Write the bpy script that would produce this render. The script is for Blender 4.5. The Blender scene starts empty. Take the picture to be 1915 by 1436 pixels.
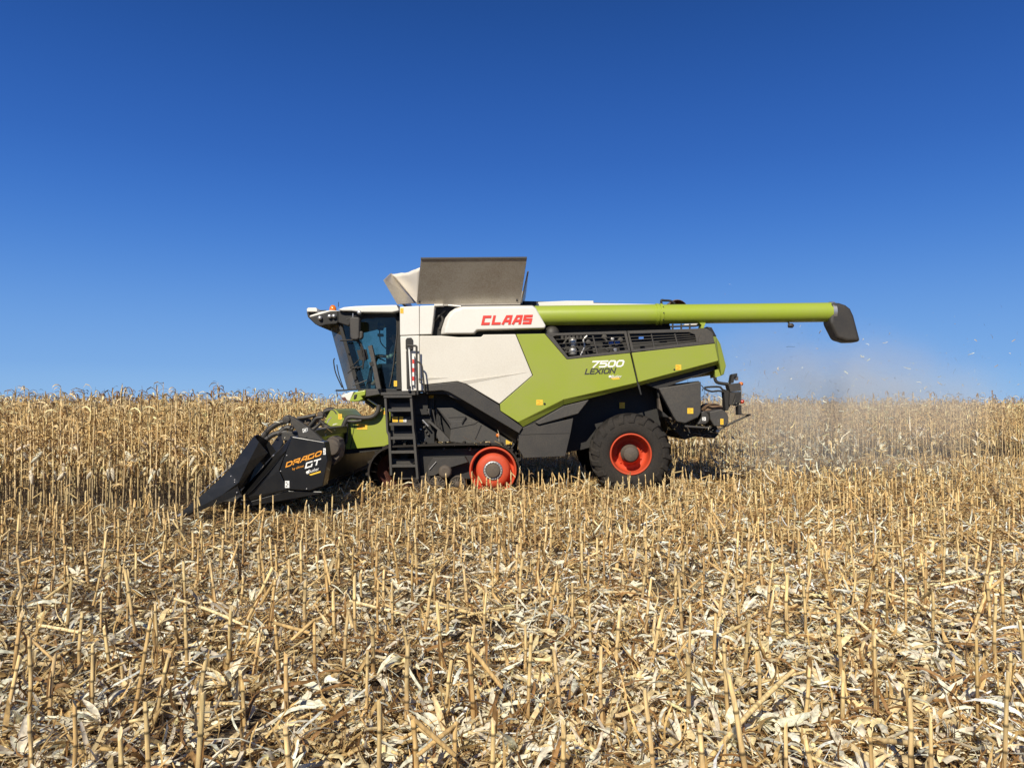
import bpy, bmesh, math, random
import numpy as np
from mathutils import Vector, Matrix
R = math.radians
random.seed(7); rng = np.random.default_rng(11)
scn = bpy.context.scene
COL = scn.collection

# ------------------------------------------------------------------ camera
F = 1383.0; CAMZ = 1.8; PITCH = math.atan((757 - 718) / F)
cam = bpy.data.objects.new('camera', bpy.data.cameras.new('camera'))
COL.objects.link(cam)
cam.location = (0, 0, CAMZ); cam.rotation_euler = (R(90) + PITCH, 0, 0)
cam.data.sensor_width = 36; cam.data.lens = 36 * F / 1915
cam.data.clip_start = 0.05; cam.data.clip_end = 6000
scn.camera = cam
# ------------------------------------------------------------------ sky, sun, exposure
SUN_AZ = R(18)      # light travels forward and this much to the right
SUN_EL = R(38)
w = bpy.data.worlds.new('World'); scn.world = w; w.use_nodes = True
nt = w.node_tree; bg = nt.nodes['Background']
sky = nt.nodes.new('ShaderNodeTexSky'); sky.sky_type = 'NISHITA'; sky.sun_disc = False
sky.sun_elevation = SUN_EL; sky.sun_rotation = R(180) + SUN_AZ
sky.altitude = 600; sky.air_density = 1.0; sky.dust_density = 0.15; sky.ozone_density = 4.0
hs = nt.nodes.new('ShaderNodeHueSaturation'); hs.inputs['Saturation'].default_value = 1.12
hs.inputs['Hue'].default_value = 0.505
nt.links.new(sky.outputs[0], hs.inputs['Color'])
# deep autumn blue by elevation, blended with the physical sky
tcw = nt.nodes.new('ShaderNodeTexCoord'); sx_ = nt.nodes.new('ShaderNodeSeparateXYZ'); nt.links.new(tcw.outputs['Generated'], sx_.inputs[0])
rp_ = nt.nodes.new('ShaderNodeValToRGB'); rp_.color_ramp.interpolation = 'B_SPLINE'; el_ = rp_.color_ramp.elements
for i, (p_, c_) in enumerate(((0.0, (.235, .425, .69)), (.05, (.175, .362, .685)), (.18, (.058, .202, .585)), (.31, (.026, .111, .43)), (.48, (.0115, .061, .255)), (1.0, (.006, .026, .10)))):
    e_ = el_[i] if i < 2 else el_.new(p_)
    e_.position = p_; e_.color = (*c_, 1)
scl = nt.nodes.new('ShaderNodeVectorMath'); scl.operation = 'SCALE'; scl.inputs['Scale'].default_value = 1 / 0.085
nt.links.new(sx_.outputs[2], rp_.inputs[0]); nt.links.new(rp_.outputs[0], scl.inputs[0])
mxw = nt.nodes.new('ShaderNodeMix'); mxw.data_type = 'RGBA'; mxw.inputs['Factor'].default_value = 0.96
nt.links.new(hs.outputs[0], mxw.inputs['A']); nt.links.new(scl.outputs[0], mxw.inputs['B']); nt.links.new(mxw.outputs['Result'], bg.inputs[0])
bg.inputs[1].default_value = 0.085
sl = bpy.data.lights.new('sun', 'SUN'); sl.energy = 5.0; sl.angle = R(0.55); sl.color = (1.0, 0.93, 0.80)
so = bpy.data.objects.new('sun', sl); COL.objects.link(so); so.location = (-5, -5, 20)
ldir = Vector((math.sin(SUN_AZ) * math.cos(SUN_EL), math.cos(SUN_AZ) * math.cos(SUN_EL), -math.sin(SUN_EL)))
so.rotation_euler = ldir.to_track_quat('-Z', 'Y').to_euler()
scn.view_settings.view_transform = 'Standard'; scn.view_settings.look = 'None'
scn.view_settings.exposure = 0.22; scn.view_settings.gamma = 1
scn.cycles.volume_step_rate = 2.0; scn.cycles.volume_max_steps = 64
scn.cycles.transparent_max_bounces = 10; scn.cycles.max_bounces = 6

# ------------------------------------------------------------------ helpers
def P(px, py, Y):
    u = (px - 957.5) / F; v = (718 - py) / F
    dy = math.cos(PITCH) - v * math.sin(PITCH); dz = v * math.cos(PITCH) + math.sin(PITCH)
    return Vector((u * Y / dy, Y, CAMZ + dz * Y / dy))

def px(co):
    """photo pixel of a world point (only used to count what is in view)"""
    x, y, z = co[0], co[1], co[2] - CAMZ
    d = y * math.cos(PITCH) + z * math.sin(PITCH); v = -y * math.sin(PITCH) + z * math.cos(PITCH)
    return 957.5 + F * x / d, 718 - F * v / d

def tag(o, label=None, cat=None, group=None, kind=None):
    if label: o['label'] = label
    if cat: o['category'] = cat
    if group: o['group'] = group
    if kind: o['kind'] = kind
    return o

ORG = Vector((0, 0, 0))       # base of the thing being built
class MB:
    def __init__(s): s.v = []; s.f = []; s.m = []; s.sm = []; s.mats = []
    def mi(s, m):
        if m not in s.mats: s.mats.append(m)
        return s.mats.index(m)
    def add(s, vs, fs, m, smooth=False):
        b = len(s.v); k = s.mi(m); s.v += [Vector(x) for x in vs]
        for f in fs: s.f.append(tuple(b + i for i in f)); s.m.append(k); s.sm.append(smooth)
        return s
    def prism(s, pts, Y0, Y1, m, Yref=None):
        """outline given as photo pixels at depth Yref (Y0 by default), extruded straight back to Y1"""
        q = [P(a, b, Yref or Y0) for a, b in pts]; n = len(q)
        A = sum(q[i].x * q[(i + 1) % n].z - q[(i + 1) % n].x * q[i].z for i in range(n))
        if A < 0: q.reverse()
        vs = [Vector((p.x, Y0, p.z)) for p in q] + [Vector((p.x, Y1, p.z)) for p in q]
        fs = [tuple(range(n)), tuple(range(2 * n - 1, n - 1, -1))]
        fs += [((i + 1) % n, i, n + i, n + (i + 1) % n) for i in range(n)]
        return s.add(vs, fs, m)
    def hull(s, near, far, m):
        """two matching loops of world points joined into a closed solid"""
        n = len(near); fs = [tuple(range(n)), tuple(range(2 * n - 1, n - 1, -1))]
        fs += [((i + 1) % n, i, n + i, n + (i + 1) % n) for i in range(n)]
        return s.add(list(near) + list(far), fs, m)
    def box(s, a, b, m):
        x0, y0, z0 = a; x1, y1, z1 = b
        vs = [(x0, y0, z0), (x1, y0, z0), (x1, y1, z0), (x0, y1, z0), (x0, y0, z1), (x1, y0, z1), (x1, y1, z1), (x0, y1, z1)]
        return s.add(vs, [(0, 3, 2, 1), (4, 5, 6, 7), (0, 1, 5, 4), (1, 2, 6, 5), (2, 3, 7, 6), (3, 0, 4, 7)], m)
    def tube(s, path, r, m, n=8):
        path = [Vector(p) for p in path]; rr = r if isinstance(r, (list, tuple)) else [r] * len(path)
        vs = []; fs = []; up = None
        for i, p in enumerate(path):
            t = (path[min(i + 1, len(path) - 1)] - path[max(i - 1, 0)]).normalized()
            if up is None: up = t.orthogonal().normalized()
            up = (up - t * up.dot(t)).normalized(); sd = t.cross(up)
            for k in range(n):
                a = 2 * math.pi * k / n; vs.append(p + (up * math.cos(a) + sd * math.sin(a)) * rr[i])
        for i in range(len(path) - 1):
            for k in range(n):
                fs.append((i * n + k, i * n + (k + 1) % n, (i + 1) * n + (k + 1) % n, (i + 1) * n + k))
        s.add(vs, fs, m, True)
        L = len(path) - 1
        return s.add(vs[:n] + vs[L * n:], [tuple(range(n - 1, -1, -1)), tuple(range(n, 2 * n))], m)
    def ptube(s, pts, Y, r, m, n=8):
        """tube along photo pixels (px, py[, depth])"""
        q = [P(p[0], p[1], p[2] if len(p) > 2 else Y) for p in pts]
        if len(q) > 2: q = smooth_path(q)
        return s.tube(q, r, m, n)
    def lathe(s, c, prof, m, n=40, axis='Y', smooth=True):
        """profile of (radius, offset along the axis) turned about c"""
        c = Vector(c); vs = []; fs = []
        for r, o in prof:
            for k in range(n):
                a = 2 * math.pi * k / n; ca, sa = r * math.cos(a), r * math.sin(a)
                vs.append(c + (Vector((ca, o, sa)) if axis == 'Y' else Vector((ca, sa, o)) if axis == 'Z' else Vector((o, ca, sa))))
        for i in range(len(prof) - 1):
            for k in range(n):
                fs.append((i * n + k, i * n + (k + 1) % n, (i + 1) * n + (k + 1) % n, (i + 1) * n + k))
        return s.add(vs, fs, m, smooth)
    def build(s, name, parent=None, bevel=0, loc=None, org=None, seg=2):
        o_ = ORG if org is None else Vector(org)
        me = bpy.data.meshes.new(name)
        me.from_pydata([tuple(v - o_) for v in s.v], [], s.f)
        for m in s.mats: me.materials.append(m)
        me.polygons.foreach_set('material_index', s.m); me.polygons.foreach_set('use_smooth', s.sm); me.update()
        bm = bmesh.new(); bm.from_mesh(me); bmesh.ops.recalc_face_normals(bm, faces=bm.faces[:]); bm.to_mesh(me); bm.free()
        o = bpy.data.objects.new(name, me); COL.objects.link(o)
        if parent: o.parent = parent
        if loc is not None: o.location = loc
        if bevel:
            b = o.modifiers.new('bevel', 'BEVEL'); b.width = bevel; b.segments = seg; b.limit_method = 'ANGLE'; b.angle_limit = R(28)
            b.use_clamp_overlap = True
        return o

def smooth_path(q, k=5):
    out = []
    for i in range(len(q) - 1):
        a, b, c, d = q[max(i - 1, 0)], q[i], q[i + 1], q[min(i + 2, len(q) - 1)]
        for j in range(k):
            t = j / k
            out.append(0.5 * ((2 * b) + (c - a) * t + (2 * a - 5 * b + 4 * c - d) * t * t + (3 * b - a - 3 * c + d) * t ** 3))
    return out + [q[-1]]

def empty(name, loc, parent=None):
    o = bpy.data.objects.new(name, None); COL.objects.link(o); o.location = loc; o.empty_display_size = 0.2
    if parent: o.parent = parent
    return o

def copy_tree(o, parent=None):
    c = o.copy(); COL.objects.link(c)
    if parent: c.parent = parent
    for ch in o.children: copy_tree(ch, c)
    return c

# ------------------------------------------------------------------ materials
def node(nt, t, **kw):
    n = nt.nodes.new(t)
    for k, v in kw.items(): setattr(n, k, v)
    return n
def mat_base(name):
    m = bpy.data.materials.new(name); m.use_nodes = True
    return m, m.node_tree, m.node_tree.nodes['Principled BSDF']
def paint(name, col, rough=0.4, dust=0.12, metallic=0.0, coat=0.0, dustcol=(0.30, 0.24, 0.16), scale=1.6, spec=0.5):
    """machine paint with a patchy film of field dust and slightly uneven gloss"""
    m, t, b = mat_base(name)
    tc = node(t, 'ShaderNodeTexCoord')
    n1 = node(t, 'ShaderNodeTexNoise'); n1.inputs['Scale'].default_value = scale; n1.inputs['Detail'].default_value = 8; n1.inputs['Roughness'].default_value = 0.65
    n2 = node(t, 'ShaderNodeTexNoise'); n2.inputs['Scale'].default_value = scale * 22; n2.inputs['Detail'].default_value = 4
    t.links.new(tc.outputs['Object'], n1.inputs['Vector']); t.links.new(tc.outputs['Object'], n2.inputs['Vector'])
    mul = node(t, 'ShaderNodeMath', operation='MULTIPLY'); t.links.new(n1.outputs[0], mul.inputs[0]); t.links.new(n2.outputs[0], mul.inputs[1])
    mr = node(t, 'ShaderNodeMapRange'); mr.inputs['From Min'].default_value = 0.12; mr.inputs['From Max'].default_value = 0.42
    mr.inputs['To Min'].default_value = dust * 0.25; mr.inputs['To Max'].default_value = dust * 2.0
    t.links.new(mul.outputs[0], mr.inputs['Value'])
    mx = node(t, 'ShaderNodeMix', data_type='RGBA'); mx.inputs['A'].default_value = (*col, 1); mx.inputs['B'].default_value = (*dustcol, 1)
    t.links.new(mr.outputs[0], mx.inputs['Factor']); t.links.new(mx.outputs['Result'], b.inputs['Base Color'])
    r2 = node(t, 'ShaderNodeMapRange'); r2.inputs['To Min'].default_value = rough * 0.8; r2.inputs['To Max'].default_value = min(1, rough * 1.5)
    t.links.new(n1.outputs[0], r2.inputs['Value']); t.links.new(r2.outputs[0], b.inputs['Roughness'])
    bp = node(t, 'ShaderNodeBump'); bp.inputs['Strength'].default_value = 0.12; bp.inputs['Distance'].default_value = 0.02; t.links.new(n1.outputs[0], bp.inputs['Height']); t.links.new(bp.outputs[0], b.inputs['Normal'])
    b.inputs['Metallic'].default_value = metallic; b.inputs['Coat Weight'].default_value = coat
    b.inputs['Specular IOR Level'].default_value = spec
    return m
M = {}
M['white'] = paint('white_paint', (0.66, 0.625, 0.54), 0.35, 0.12)
M['white2'] = paint('white_plastic', (0.70, 0.675, 0.61), 0.4, 0.07)
M['green'] = paint('green_paint', (0.275, 0.335, 0.024), 0.34, 0.13)
M['green2'] = paint('green_tube_paint', (0.30, 0.385, 0.026), 0.33, 0.12)
M['dark'] = paint('dark_plastic', (0.022, 0.021, 0.020), 0.5, 0.06)
M['grey'] = paint('grey_plastic', (0.035, 0.034, 0.032), 0.55, 0.07)
M['black'] = paint('black_frame', (0.010, 0.010, 0.010), 0.6, 0.03)
M['gloss'] = paint('black_header_plastic', (0.0045, 0.0048, 0.0052), 0.30, 0.012, scale=2.5, spec=.5, coat=.15)
M['steel'] = paint('tank_steel', (0.46, 0.425, 0.36), 0.36, 0.35, metallic=0.25, dustcol=(0.22, 0.17, 0.11))
M['bare'] = paint('bare_metal', (0.55, 0.54, 0.52), 0.35, 0.10, metallic=0.8)
M['rubber'] = paint('tyre_rubber', (0.013, 0.0125, 0.012), 0.8, 0.12, dustcol=(0.13, 0.10, 0.07), spec=0.25)
M['red'] = paint('red_rim_paint', (0.54, 0.050, 0.012), 0.5, 0.10, spec=.25)
M['dullred'] = paint('dull_red_shade_reflection', (0.12, 0.02, 0.012), 0.6, 0.35, dustcol=(0.10, 0.07, 0.045))  # rim red darkened: shade on the front wheel, reflection on the nose, as colour
M['redmark'] = paint('red_lettering', (0.70, 0.035, 0.020), 0.5, 0.0)
M['orange'] = paint('orange_lettering', (0.75, 0.30, 0.02), 0.5, 0.0)
M['yellow'] = paint('yellow_sticker', (0.80, 0.50, 0.03), 0.5, 0.03)
M['whitemark'] = paint('white_lettering', (0.80, 0.79, 0.74), 0.5, 0.0)
M['darkmark'] = paint('dark_lettering', (0.035, 0.035, 0.03), 0.5, 0.0)
M['gear'] = paint('dusty_gearbox', (0.06, 0.05, 0.042), 0.8, 0.30, dustcol=(0.16, 0.12, 0.08))
M['rust'] = paint('rusty_drum', (0.12, 0.06, 0.03), 0.9, 0.2)
M['fabric'] = paint('tank_fabric', (0.76, 0.70, 0.60), 0.8, 0.08, dustcol=(0.40, 0.35, 0.27), scale=5)
M['blue'] = paint('blue_hose_cap', (0.05, 0.16, 0.50), 0.4, 0.0)
M['skin'] = paint('skin', (0.50, 0.30, 0.21), 0.55, 0.0)
M['shirt'] = paint('pale_blue_shirt', (0.58, 0.70, 0.72), 0.9, 0.0)
M['jeans'] = paint('dark_jeans', (0.03, 0.04, 0.07), 0.9, 0.0)
M['seat'] = paint('seat_fabric', (0.035, 0.036, 0.04), 0.9, 0.05)
def mk_amber(name, col):
    m, t, b = mat_base(name); b.inputs['Base Color'].default_value = (*col, 1); b.inputs['Roughness'].default_value = 0.15
    b.inputs['Transmission Weight'].default_value = 0.25
    return m
M['amber'] = mk_amber('amber_lens', (0.85, 0.22, 0.02)); M['redlens'] = mk_amber('red_lens', (0.7, 0.06, 0.03))
def mk_glass(name, tint, refl):
    m, t, b = mat_base(name); out = t.nodes['Material Output']; t.nodes.remove(b)
    tr = node(t, 'ShaderNodeBsdfTransparent'); tr.inputs[0].default_value = (*tint, 1)
    gl = node(t, 'ShaderNodeBsdfGlossy'); gl.inputs['Roughness'].default_value = 0.03
    fr = node(t, 'ShaderNodeFresnel'); fr.inputs[0].default_value = 1.5
    mu = node(t, 'ShaderNodeMath', operation='MULTIPLY'); mu.inputs[1].default_value = refl
    mx = node(t, 'ShaderNodeMixShader'); t.links.new(fr.outputs[0], mu.inputs[0]); t.links.new(mu.outputs[0], mx.inputs[0])
    t.links.new(tr.outputs[0], mx.inputs[1]); t.links.new(gl.outputs[0], mx.inputs[2]); t.links.new(mx.outputs[0], out.inputs[0])
    return m
M['glass'] = mk_glass('tinted_glass', (0.70, 0.79, 0.75), 0.9)
def mk_shield():
    m, t, b = mat_base('windscreen_painted_reflection'); out = t.nodes['Material Output']
    b.inputs['Base Color'].default_value = (0.20, 0.155, 0.095, 1); b.inputs['Roughness'].default_value = 0.3  # brown base stands in for the field reflected in the glass
    tr = node(t, 'ShaderNodeBsdfTransparent'); tr.inputs[0].default_value = (0.5, 0.55, 0.55, 1)
    n = node(t, 'ShaderNodeTexNoise'); n.inputs['Scale'].default_value = 2.2; n.inputs['Detail'].default_value = 5
    mr = node(t, 'ShaderNodeMapRange'); mr.inputs['From Min'].default_value = 0.3; mr.inputs['From Max'].default_value = 0.7
    mr.inputs['To Min'].default_value = 0.12; mr.inputs['To Max'].default_value = 0.55
    mx = node(t, 'ShaderNodeMixShader'); t.links.new(n.outputs[0], mr.inputs[0]); t.links.new(mr.outputs[0], mx.inputs[0])
    t.links.new(tr.outputs[0], mx.inputs[1]); t.links.new(b.outputs[0], mx.inputs[2]); t.links.new(mx.outputs[0], out.inputs[0])
    return m
M['shield'] = mk_shield()
def mk_straw(name, trans, sc=(30, 45, 30)):
    """dry plant matter: each piece has its own colour (tint), broken up by fine fibre streaks"""
    m, t, b = mat_base(name); out = t.nodes['Material Output']
    at = node(t, 'ShaderNodeAttribute', attribute_name='tint')
    tc = node(t, 'ShaderNodeTexCoord')
    n = node(t, 'ShaderNodeTexNoise'); n.inputs['Scale'].default_value = 1.0; n.inputs['Detail'].default_value = 3
    mpg = node(t, 'ShaderNodeMapping'); mpg.inputs['Scale'].default_value = sc; t.links.new(tc.outputs['Object'], mpg.inputs[0]); t.links.new(mpg.outputs[0], n.inputs['Vector'])
    mr = node(t, 'ShaderNodeMapRange'); mr.inputs['From Min'].default_value = 0.25; mr.inputs['From Max'].default_value = 0.75
    mr.inputs['To Min'].default_value = 0.5; mr.inputs['To Max'].default_value = 1.35
    t.links.new(n.outputs[0], mr.inputs[0])
    mx = node(t, 'ShaderNodeVectorMath', operation='SCALE'); t.links.new(at.outputs['Color'], mx.inputs[0]); t.links.new(mr.outputs[0], mx.inputs['Scale'])
    t.links.new(mx.outputs[0], b.inputs['Base Color']); b.inputs['Roughness'].default_value = 0.62; b.inputs['Specular IOR Level'].default_value = 0.3
    if trans:
        tl = node(t, 'ShaderNodeBsdfTranslucent'); t.links.new(mx.outputs[0], tl.inputs[0])
        ms = node(t, 'ShaderNodeMixShader'); ms.inputs[0].default_value = trans
        t.links.new(b.outputs[0], ms.inputs[1]); t.links.new(tl.outputs[0], ms.inputs[2]); t.links.new(ms.outputs[0], out.inputs[0])
    return m
M['straw'] = mk_straw('dry_stalk', 0, (60, 60, 7)); M['leaf'] = mk_straw('dry_leaf', 0.26)

# ------------------------------------------------------------------ ground
ROW = 0.76; EDGE = 12.5            # row spacing; first standing row
CUT_X = -4.75                      # the machine has cut up to here
FAR = 22.4                         # far edge of the swath being cut
def mk_soil():
    m, t, b = mat_base('dark_soil_with_chaff')
    tc = node(t, 'ShaderNodeTexCoord')
    a = node(t, 'ShaderNodeTexNoise'); a.inputs['Scale'].default_value = 3.0; a.inputs['Detail'].default_value = 9
    v = node(t, 'ShaderNodeTexVoronoi'); v.inputs['Scale'].default_value = 45; v.inputs['Randomness'].default_value = 1
    mp = node(t, 'ShaderNodeMapping'); mp.inputs['Scale'].default_value = (1, 2.6, 1)
    t.links.new(tc.outputs['Object'], a.inputs['Vector']); t.links.new(tc.outputs['Object'], mp.inputs[0]); t.links.new(mp.outputs[0], v.inputs['Vector'])
    r = node(t, 'ShaderNodeValToRGB'); e = r.color_ramp.elements
    e[0].position = 0.35; e[0].color = (0.022, 0.016, 0.012, 1); e[1].position = 0.7; e[1].color = (0.085, 0.062, 0.038, 1)
    t.links.new(a.outputs[0], r.inputs[0])
    s = node(t, 'ShaderNodeSeparateColor'); t.links.new(v.outputs['Color'], s.inputs[0])
    mr = node(t, 'ShaderNodeMapRange'); mr.inputs['From Min'].default_value = 0.52; mr.inputs['From Max'].default_value = 0.60
    t.links.new(s.outputs[0], mr.inputs[0])
    r2 = node(t, 'ShaderNodeValToRGB'); e = r2.color_ramp.elements; e[0].color = (0.09, 0.06, 0.03, 1); e[1].color = (0.28, 0.20, 0.10, 1)
    t.links.new(s.outputs[1], r2.inputs[0])
    mx = node(t, 'ShaderNodeMix', data_type='RGBA'); t.links.new(mr.outputs[0], mx.inputs['Factor']); t.links.new(r.outputs[0], mx.inputs['A']); t.links.new(r2.outputs[0], mx.inputs['B'])
    t.links.new(mx.outputs['Result'], b.inputs['Base Color']); b.inputs['Roughness'].default_value = 0.95
    bp = node(t, 'ShaderNodeBump'); bp.inputs['Strength'].default_value = 0.7; bp.inputs['Distance'].default_value = 0.03
    t.links.new(v.outputs['Distance'], bp.inputs['Height']); t.links.new(bp.outputs[0], b.inputs['Normal'])
    return m
M['soil'] = mk_soil()
gm = bpy.data.meshes.new('ground')
gm.from_pydata([(-1500, -300, 0), (1500, -300, 0), (1500, 3000, 0), (-1500, 3000, 0)], [], [(0, 1, 2, 3)])
gm.materials.append(M['soil']); go = bpy.data.objects.new('ground', gm); COL.objects.link(go); tag(go, kind='structure')

# ------------------------------------------------------------------ dry plant pieces as plain arrays
def U(a, b): return float(rng.uniform(a, b))
def tone(base, s=0.16):
    k = 1 + U(-s, s); return np.clip(np.array(base) * k * (1 + rng.uniform(-0.02, 0.02, 3)), 0, 0.9)
TAN = (0.57, 0.385, 0.16); PALE = (0.80, 0.62, 0.335); WHITE = (0.90, 0.80, 0.60); BROWN = (0.27, 0.148, 0.055); DARK = (0.07, 0.043, 0.025); GOLD = (0.65, 0.475, 0.22)
class Arr:
    def __init__(s): s.v = []; s.f = []; s.c = []; s.n = 0
    def add(s, v, f, c):
        v = np.asarray(v, float); c = np.asarray(c, float)
        if c.ndim == 1: c = np.repeat(c[None], len(v), 0)
        s.v.append(v); s.f.append(np.asarray(f, int) + s.n); s.c.append(c); s.n += len(v)
    def get(s): return np.concatenate(s.v), np.concatenate(s.f), np.concatenate(s.c)
def ribbon(path, wid, side, col, fold=0.25):
    """a leaf: three points across so that it folds along its midrib"""
    path = np.asarray(path, float); n = len(path); v = np.zeros((n * 3, 3))
    tang = np.gradient(path, axis=0); tang /= np.linalg.norm(tang, axis=1)[:, None] + 1e-9
    side = np.asarray(side, float)
    if side.ndim == 1: side = np.repeat(side[None], n, 0)
    nor = np.cross(tang, side)
    w = np.asarray(wid)[:, None]
    v[0::3] = path - side * w; v[1::3] = path - nor * w * fold * 2; v[2::3] = path + side * w
    f = []
    for i in range(n - 1):
        a = i * 3; f += [(a, a + 1, a + 4, a + 3), (a + 1, a + 2, a + 5, a + 4)]
    c = np.asarray(col, float)
    if c.ndim == 2: c = np.repeat(c, 3, 0)
    else: c = np.repeat(c[None], n * 3, 0)
    c = c.copy(); c[1::3] *= 1.12
    return v, np.array(f), np.clip(c, 0, 0.9)
def strip(path, wid, side, col):
    path = np.asarray(path, float); n = len(path); side = np.asarray(side, float)
    w = np.asarray(wid)[:, None]; v = np.zeros((n * 2, 3)); v[0::2] = path - side * w; v[1::2] = path + side * w
    f = [(2 * i, 2 * i + 1, 2 * i + 3, 2 * i + 2) for i in range(n - 1)]
    return v, np.array(f), np.repeat(np.asarray(col, float)[None], n * 2, 0)
def atube(path, rad, col, k=8, cap=None, cut=0.0):
    path = np.asarray(path, float); n = len(path); v = []; c = []
    up = np.array([1.0, 0.15, 0.0])
    for i in range(n):
        t = path[min(i + 1, n - 1)] - path[max(i - 1, 0)]; t = t / (np.linalg.norm(t) + 1e-9)
        a = up - t * up.dot(t); a /= np.linalg.norm(a) + 1e-9; b = np.cross(t, a)
        for j in range(k):
            q = 2 * math.pi * j / k
            p = path[i] + (a * math.cos(q) + b * math.sin(q)) * rad[i]
            if i == n - 1: p = p + t * cut * math.cos(q + 1.1)
            v.append(p); c.append(col[i])
    f = [(i * k + j, i * k + (j + 1) % k, (i + 1) * k + (j + 1) % k, (i + 1) * k + j) for i in range(n - 1) for j in range(k)]
    if cap is not None:
        b0 = len(v); v += v[(n - 1) * k:n * k]; c += [cap] * k; m = len(v)
        v.append(np.mean(v[b0:b0 + k], axis=0)); c.append(np.array(cap) * 0.8)
        f += [(m, b0 + j, b0 + j + 1, b0 + (j + 2) % k) for j in range(0, k, 2)]
    return np.array(v), np.array(f), np.array(c)
def unit(a): a = np.asarray(a, float); return a / (np.linalg.norm(a) + 1e-9)
def curl_leaf(base, az, L, w, droop, col, n=6, twist=0.6, rise=1.0, cls=ribbon, fold=0.25):
    """a leaf leaving a stalk: goes up and out, then falls over"""
    p = np.array(base, float); el = R(U(35, 75)) * rise; pts = [p.copy()]; st = L / (n - 1)
    h = np.array([math.cos(az), math.sin(az), 0])
    for i in range(n - 1):
        p = p + (h * math.cos(el) + np.array([0, 0, 1]) * math.sin(el)) * st
        el -= droop / (n - 1) * U(0.6, 1.5); az += U(-0.35, 0.35) * twist; h = np.array([math.cos(az), math.sin(az), 0]); pts.append(p.copy())
    sd0 = np.array([-math.sin(az), math.cos(az), 0]); tw = U(-1, 1) * twist
    sides = np.array([unit(sd0 * math.cos(tw * i) + np.array([0, 0, 1]) * math.sin(tw * i)) for i in range(n)])
    prof = np.array([0.55, 1.0, 0.95, 0.8, 0.5, 0.08, 0.04, 0.03])[np.linspace(0, 5, n).astype(int)] * w
    return cls(pts, prof, sides, col, fold) if cls is ribbon else cls(pts, prof, sides, col)

def make_stub(hmin=0.30, hmax=0.55, k=8):
    """one cut stalk: returns (stalk, sheath leaves)"""
    H = U(hmin, hmax); r0 = U(0.0095, 0.0142); A = Arr()
    base = tone(GOLD if rng.random() < 0.6 else TAN, 0.2); low = tone(BROWN, 0.3) * 0.75 + base * 0.25
    z = -0.02; path = []; rad = []; col = []; az = U(0, 6.28); lean = abs(rng.normal(0, 0.14)); lx, ly = math.cos(az) * lean, math.sin(az) * lean
    zs = []; nd = U(0.03, 0.07)
    while nd < H - 0.04: zs.append(nd); nd += U(0.09, 0.17)
    def at(zz): return (lx * zz + 0.004 * math.sin(zz * 14 + az), ly * zz, zz)
    path.append(at(z)); rad.append(r0 * 1.25); col.append(low * 0.7)
    for q in zs:
        mix = min(1, (q / (H * 0.65)) ** 1.4); cc = low * (1 - mix) + base * mix
        for dz, rr, dk in ((-0.010, 1.0, 1.0), (-0.003, 1.15, 0.22), (0.003, 1.17, 0.28), (0.011, 0.98, 1.1)):
            path.append(at(q + dz)); rad.append(r0 * (rr - 0.12 * q / H)); col.append(cc * dk)
    path.append(at(H)); rad.append(r0 * 0.88); col.append(base * 1.08)
    col = [np.clip(c, 0, 0.9) for c in col]
    A.add(*atube(path, rad, col, k, cap=tone(PALE, 0.1), cut=U(0.0, 0.028)))
    if rng.random() < 0.35:      # torn splinters at the cut
        for _ in range(int(rng.integers(1, 3))):
            a = U(0, 6.28); p0 = np.array(at(H - 0.01)) + np.array([math.cos(a), math.sin(a), 0]) * r0 * 0.8
            A.add(*strip([p0, p0 + [U(-.01, .01), U(-.01, .01), U(.02, .05)], p0 + [U(-.03, .03), U(-.03, .03), U(.05, .09)]], [0.004, 0.003, 0.001], unit([-math.sin(a), math.cos(a), 0]), tone(PALE)))
    if rng.random() < 0.2:      # snapped top folded over
        a = U(0, 6.28); p0 = np.array(at(H)); L = U(0.12, 0.32); e = R(U(-50, 10))
        d = np.array([math.cos(a) * math.cos(e), math.sin(a) * math.cos(e), math.sin(e)])
        A.add(*atube([p0 - d * 0.01, p0 + d * L * 0.5, p0 + d * L], [r0 * 0.85, r0 * 0.95, r0 * 0.8], [base * 0.7, base, base * 1.1], k, cap=tone(PALE)))
    SS = []
    for q in zs[:int(rng.integers(0, len(zs) + 1))]:
        if rng.random() < 0.62:  # dead sheath wrapped round the stalk
            a = U(0, 6.28); L = U(0.07, 0.16); c = tone(BROWN if rng.random() < 0.5 else TAN, 0.25); n = 4; pts = []; sd = []
            top = rng.random() < 0.4
            for i in range(n):
                f_ = i / (n - 1); zz = q + L * f_; o = r0 * (1.15 + (0.9 * f_ ** 2 if top else 0.1))
                pts.append(np.array(at(zz)) + np.array([math.cos(a), math.sin(a), 0]) * o); sd.append([-math.sin(a), math.cos(a), 0])
            S = Arr(); SS.append(S); S.add(*ribbon(pts, [r0 * 1.2, r0 * 1.25, r0 * 1.1, r0 * 0.5], np.array(sd), c, fold=-0.35))
        if rng.random() < 0.35:
            S = Arr(); SS.append(S); S.add(*curl_leaf(at(q), U(0, 6.28), U(0.12, 0.34), U(0.007, 0.018), U(2.2, 3.8), tone(BROWN if rng.random() < 0.55 else TAN, 0.3), n=6))
    return A.get(), [x.get() for x in SS], dict(h=H, lean=lean, az=az)

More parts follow.
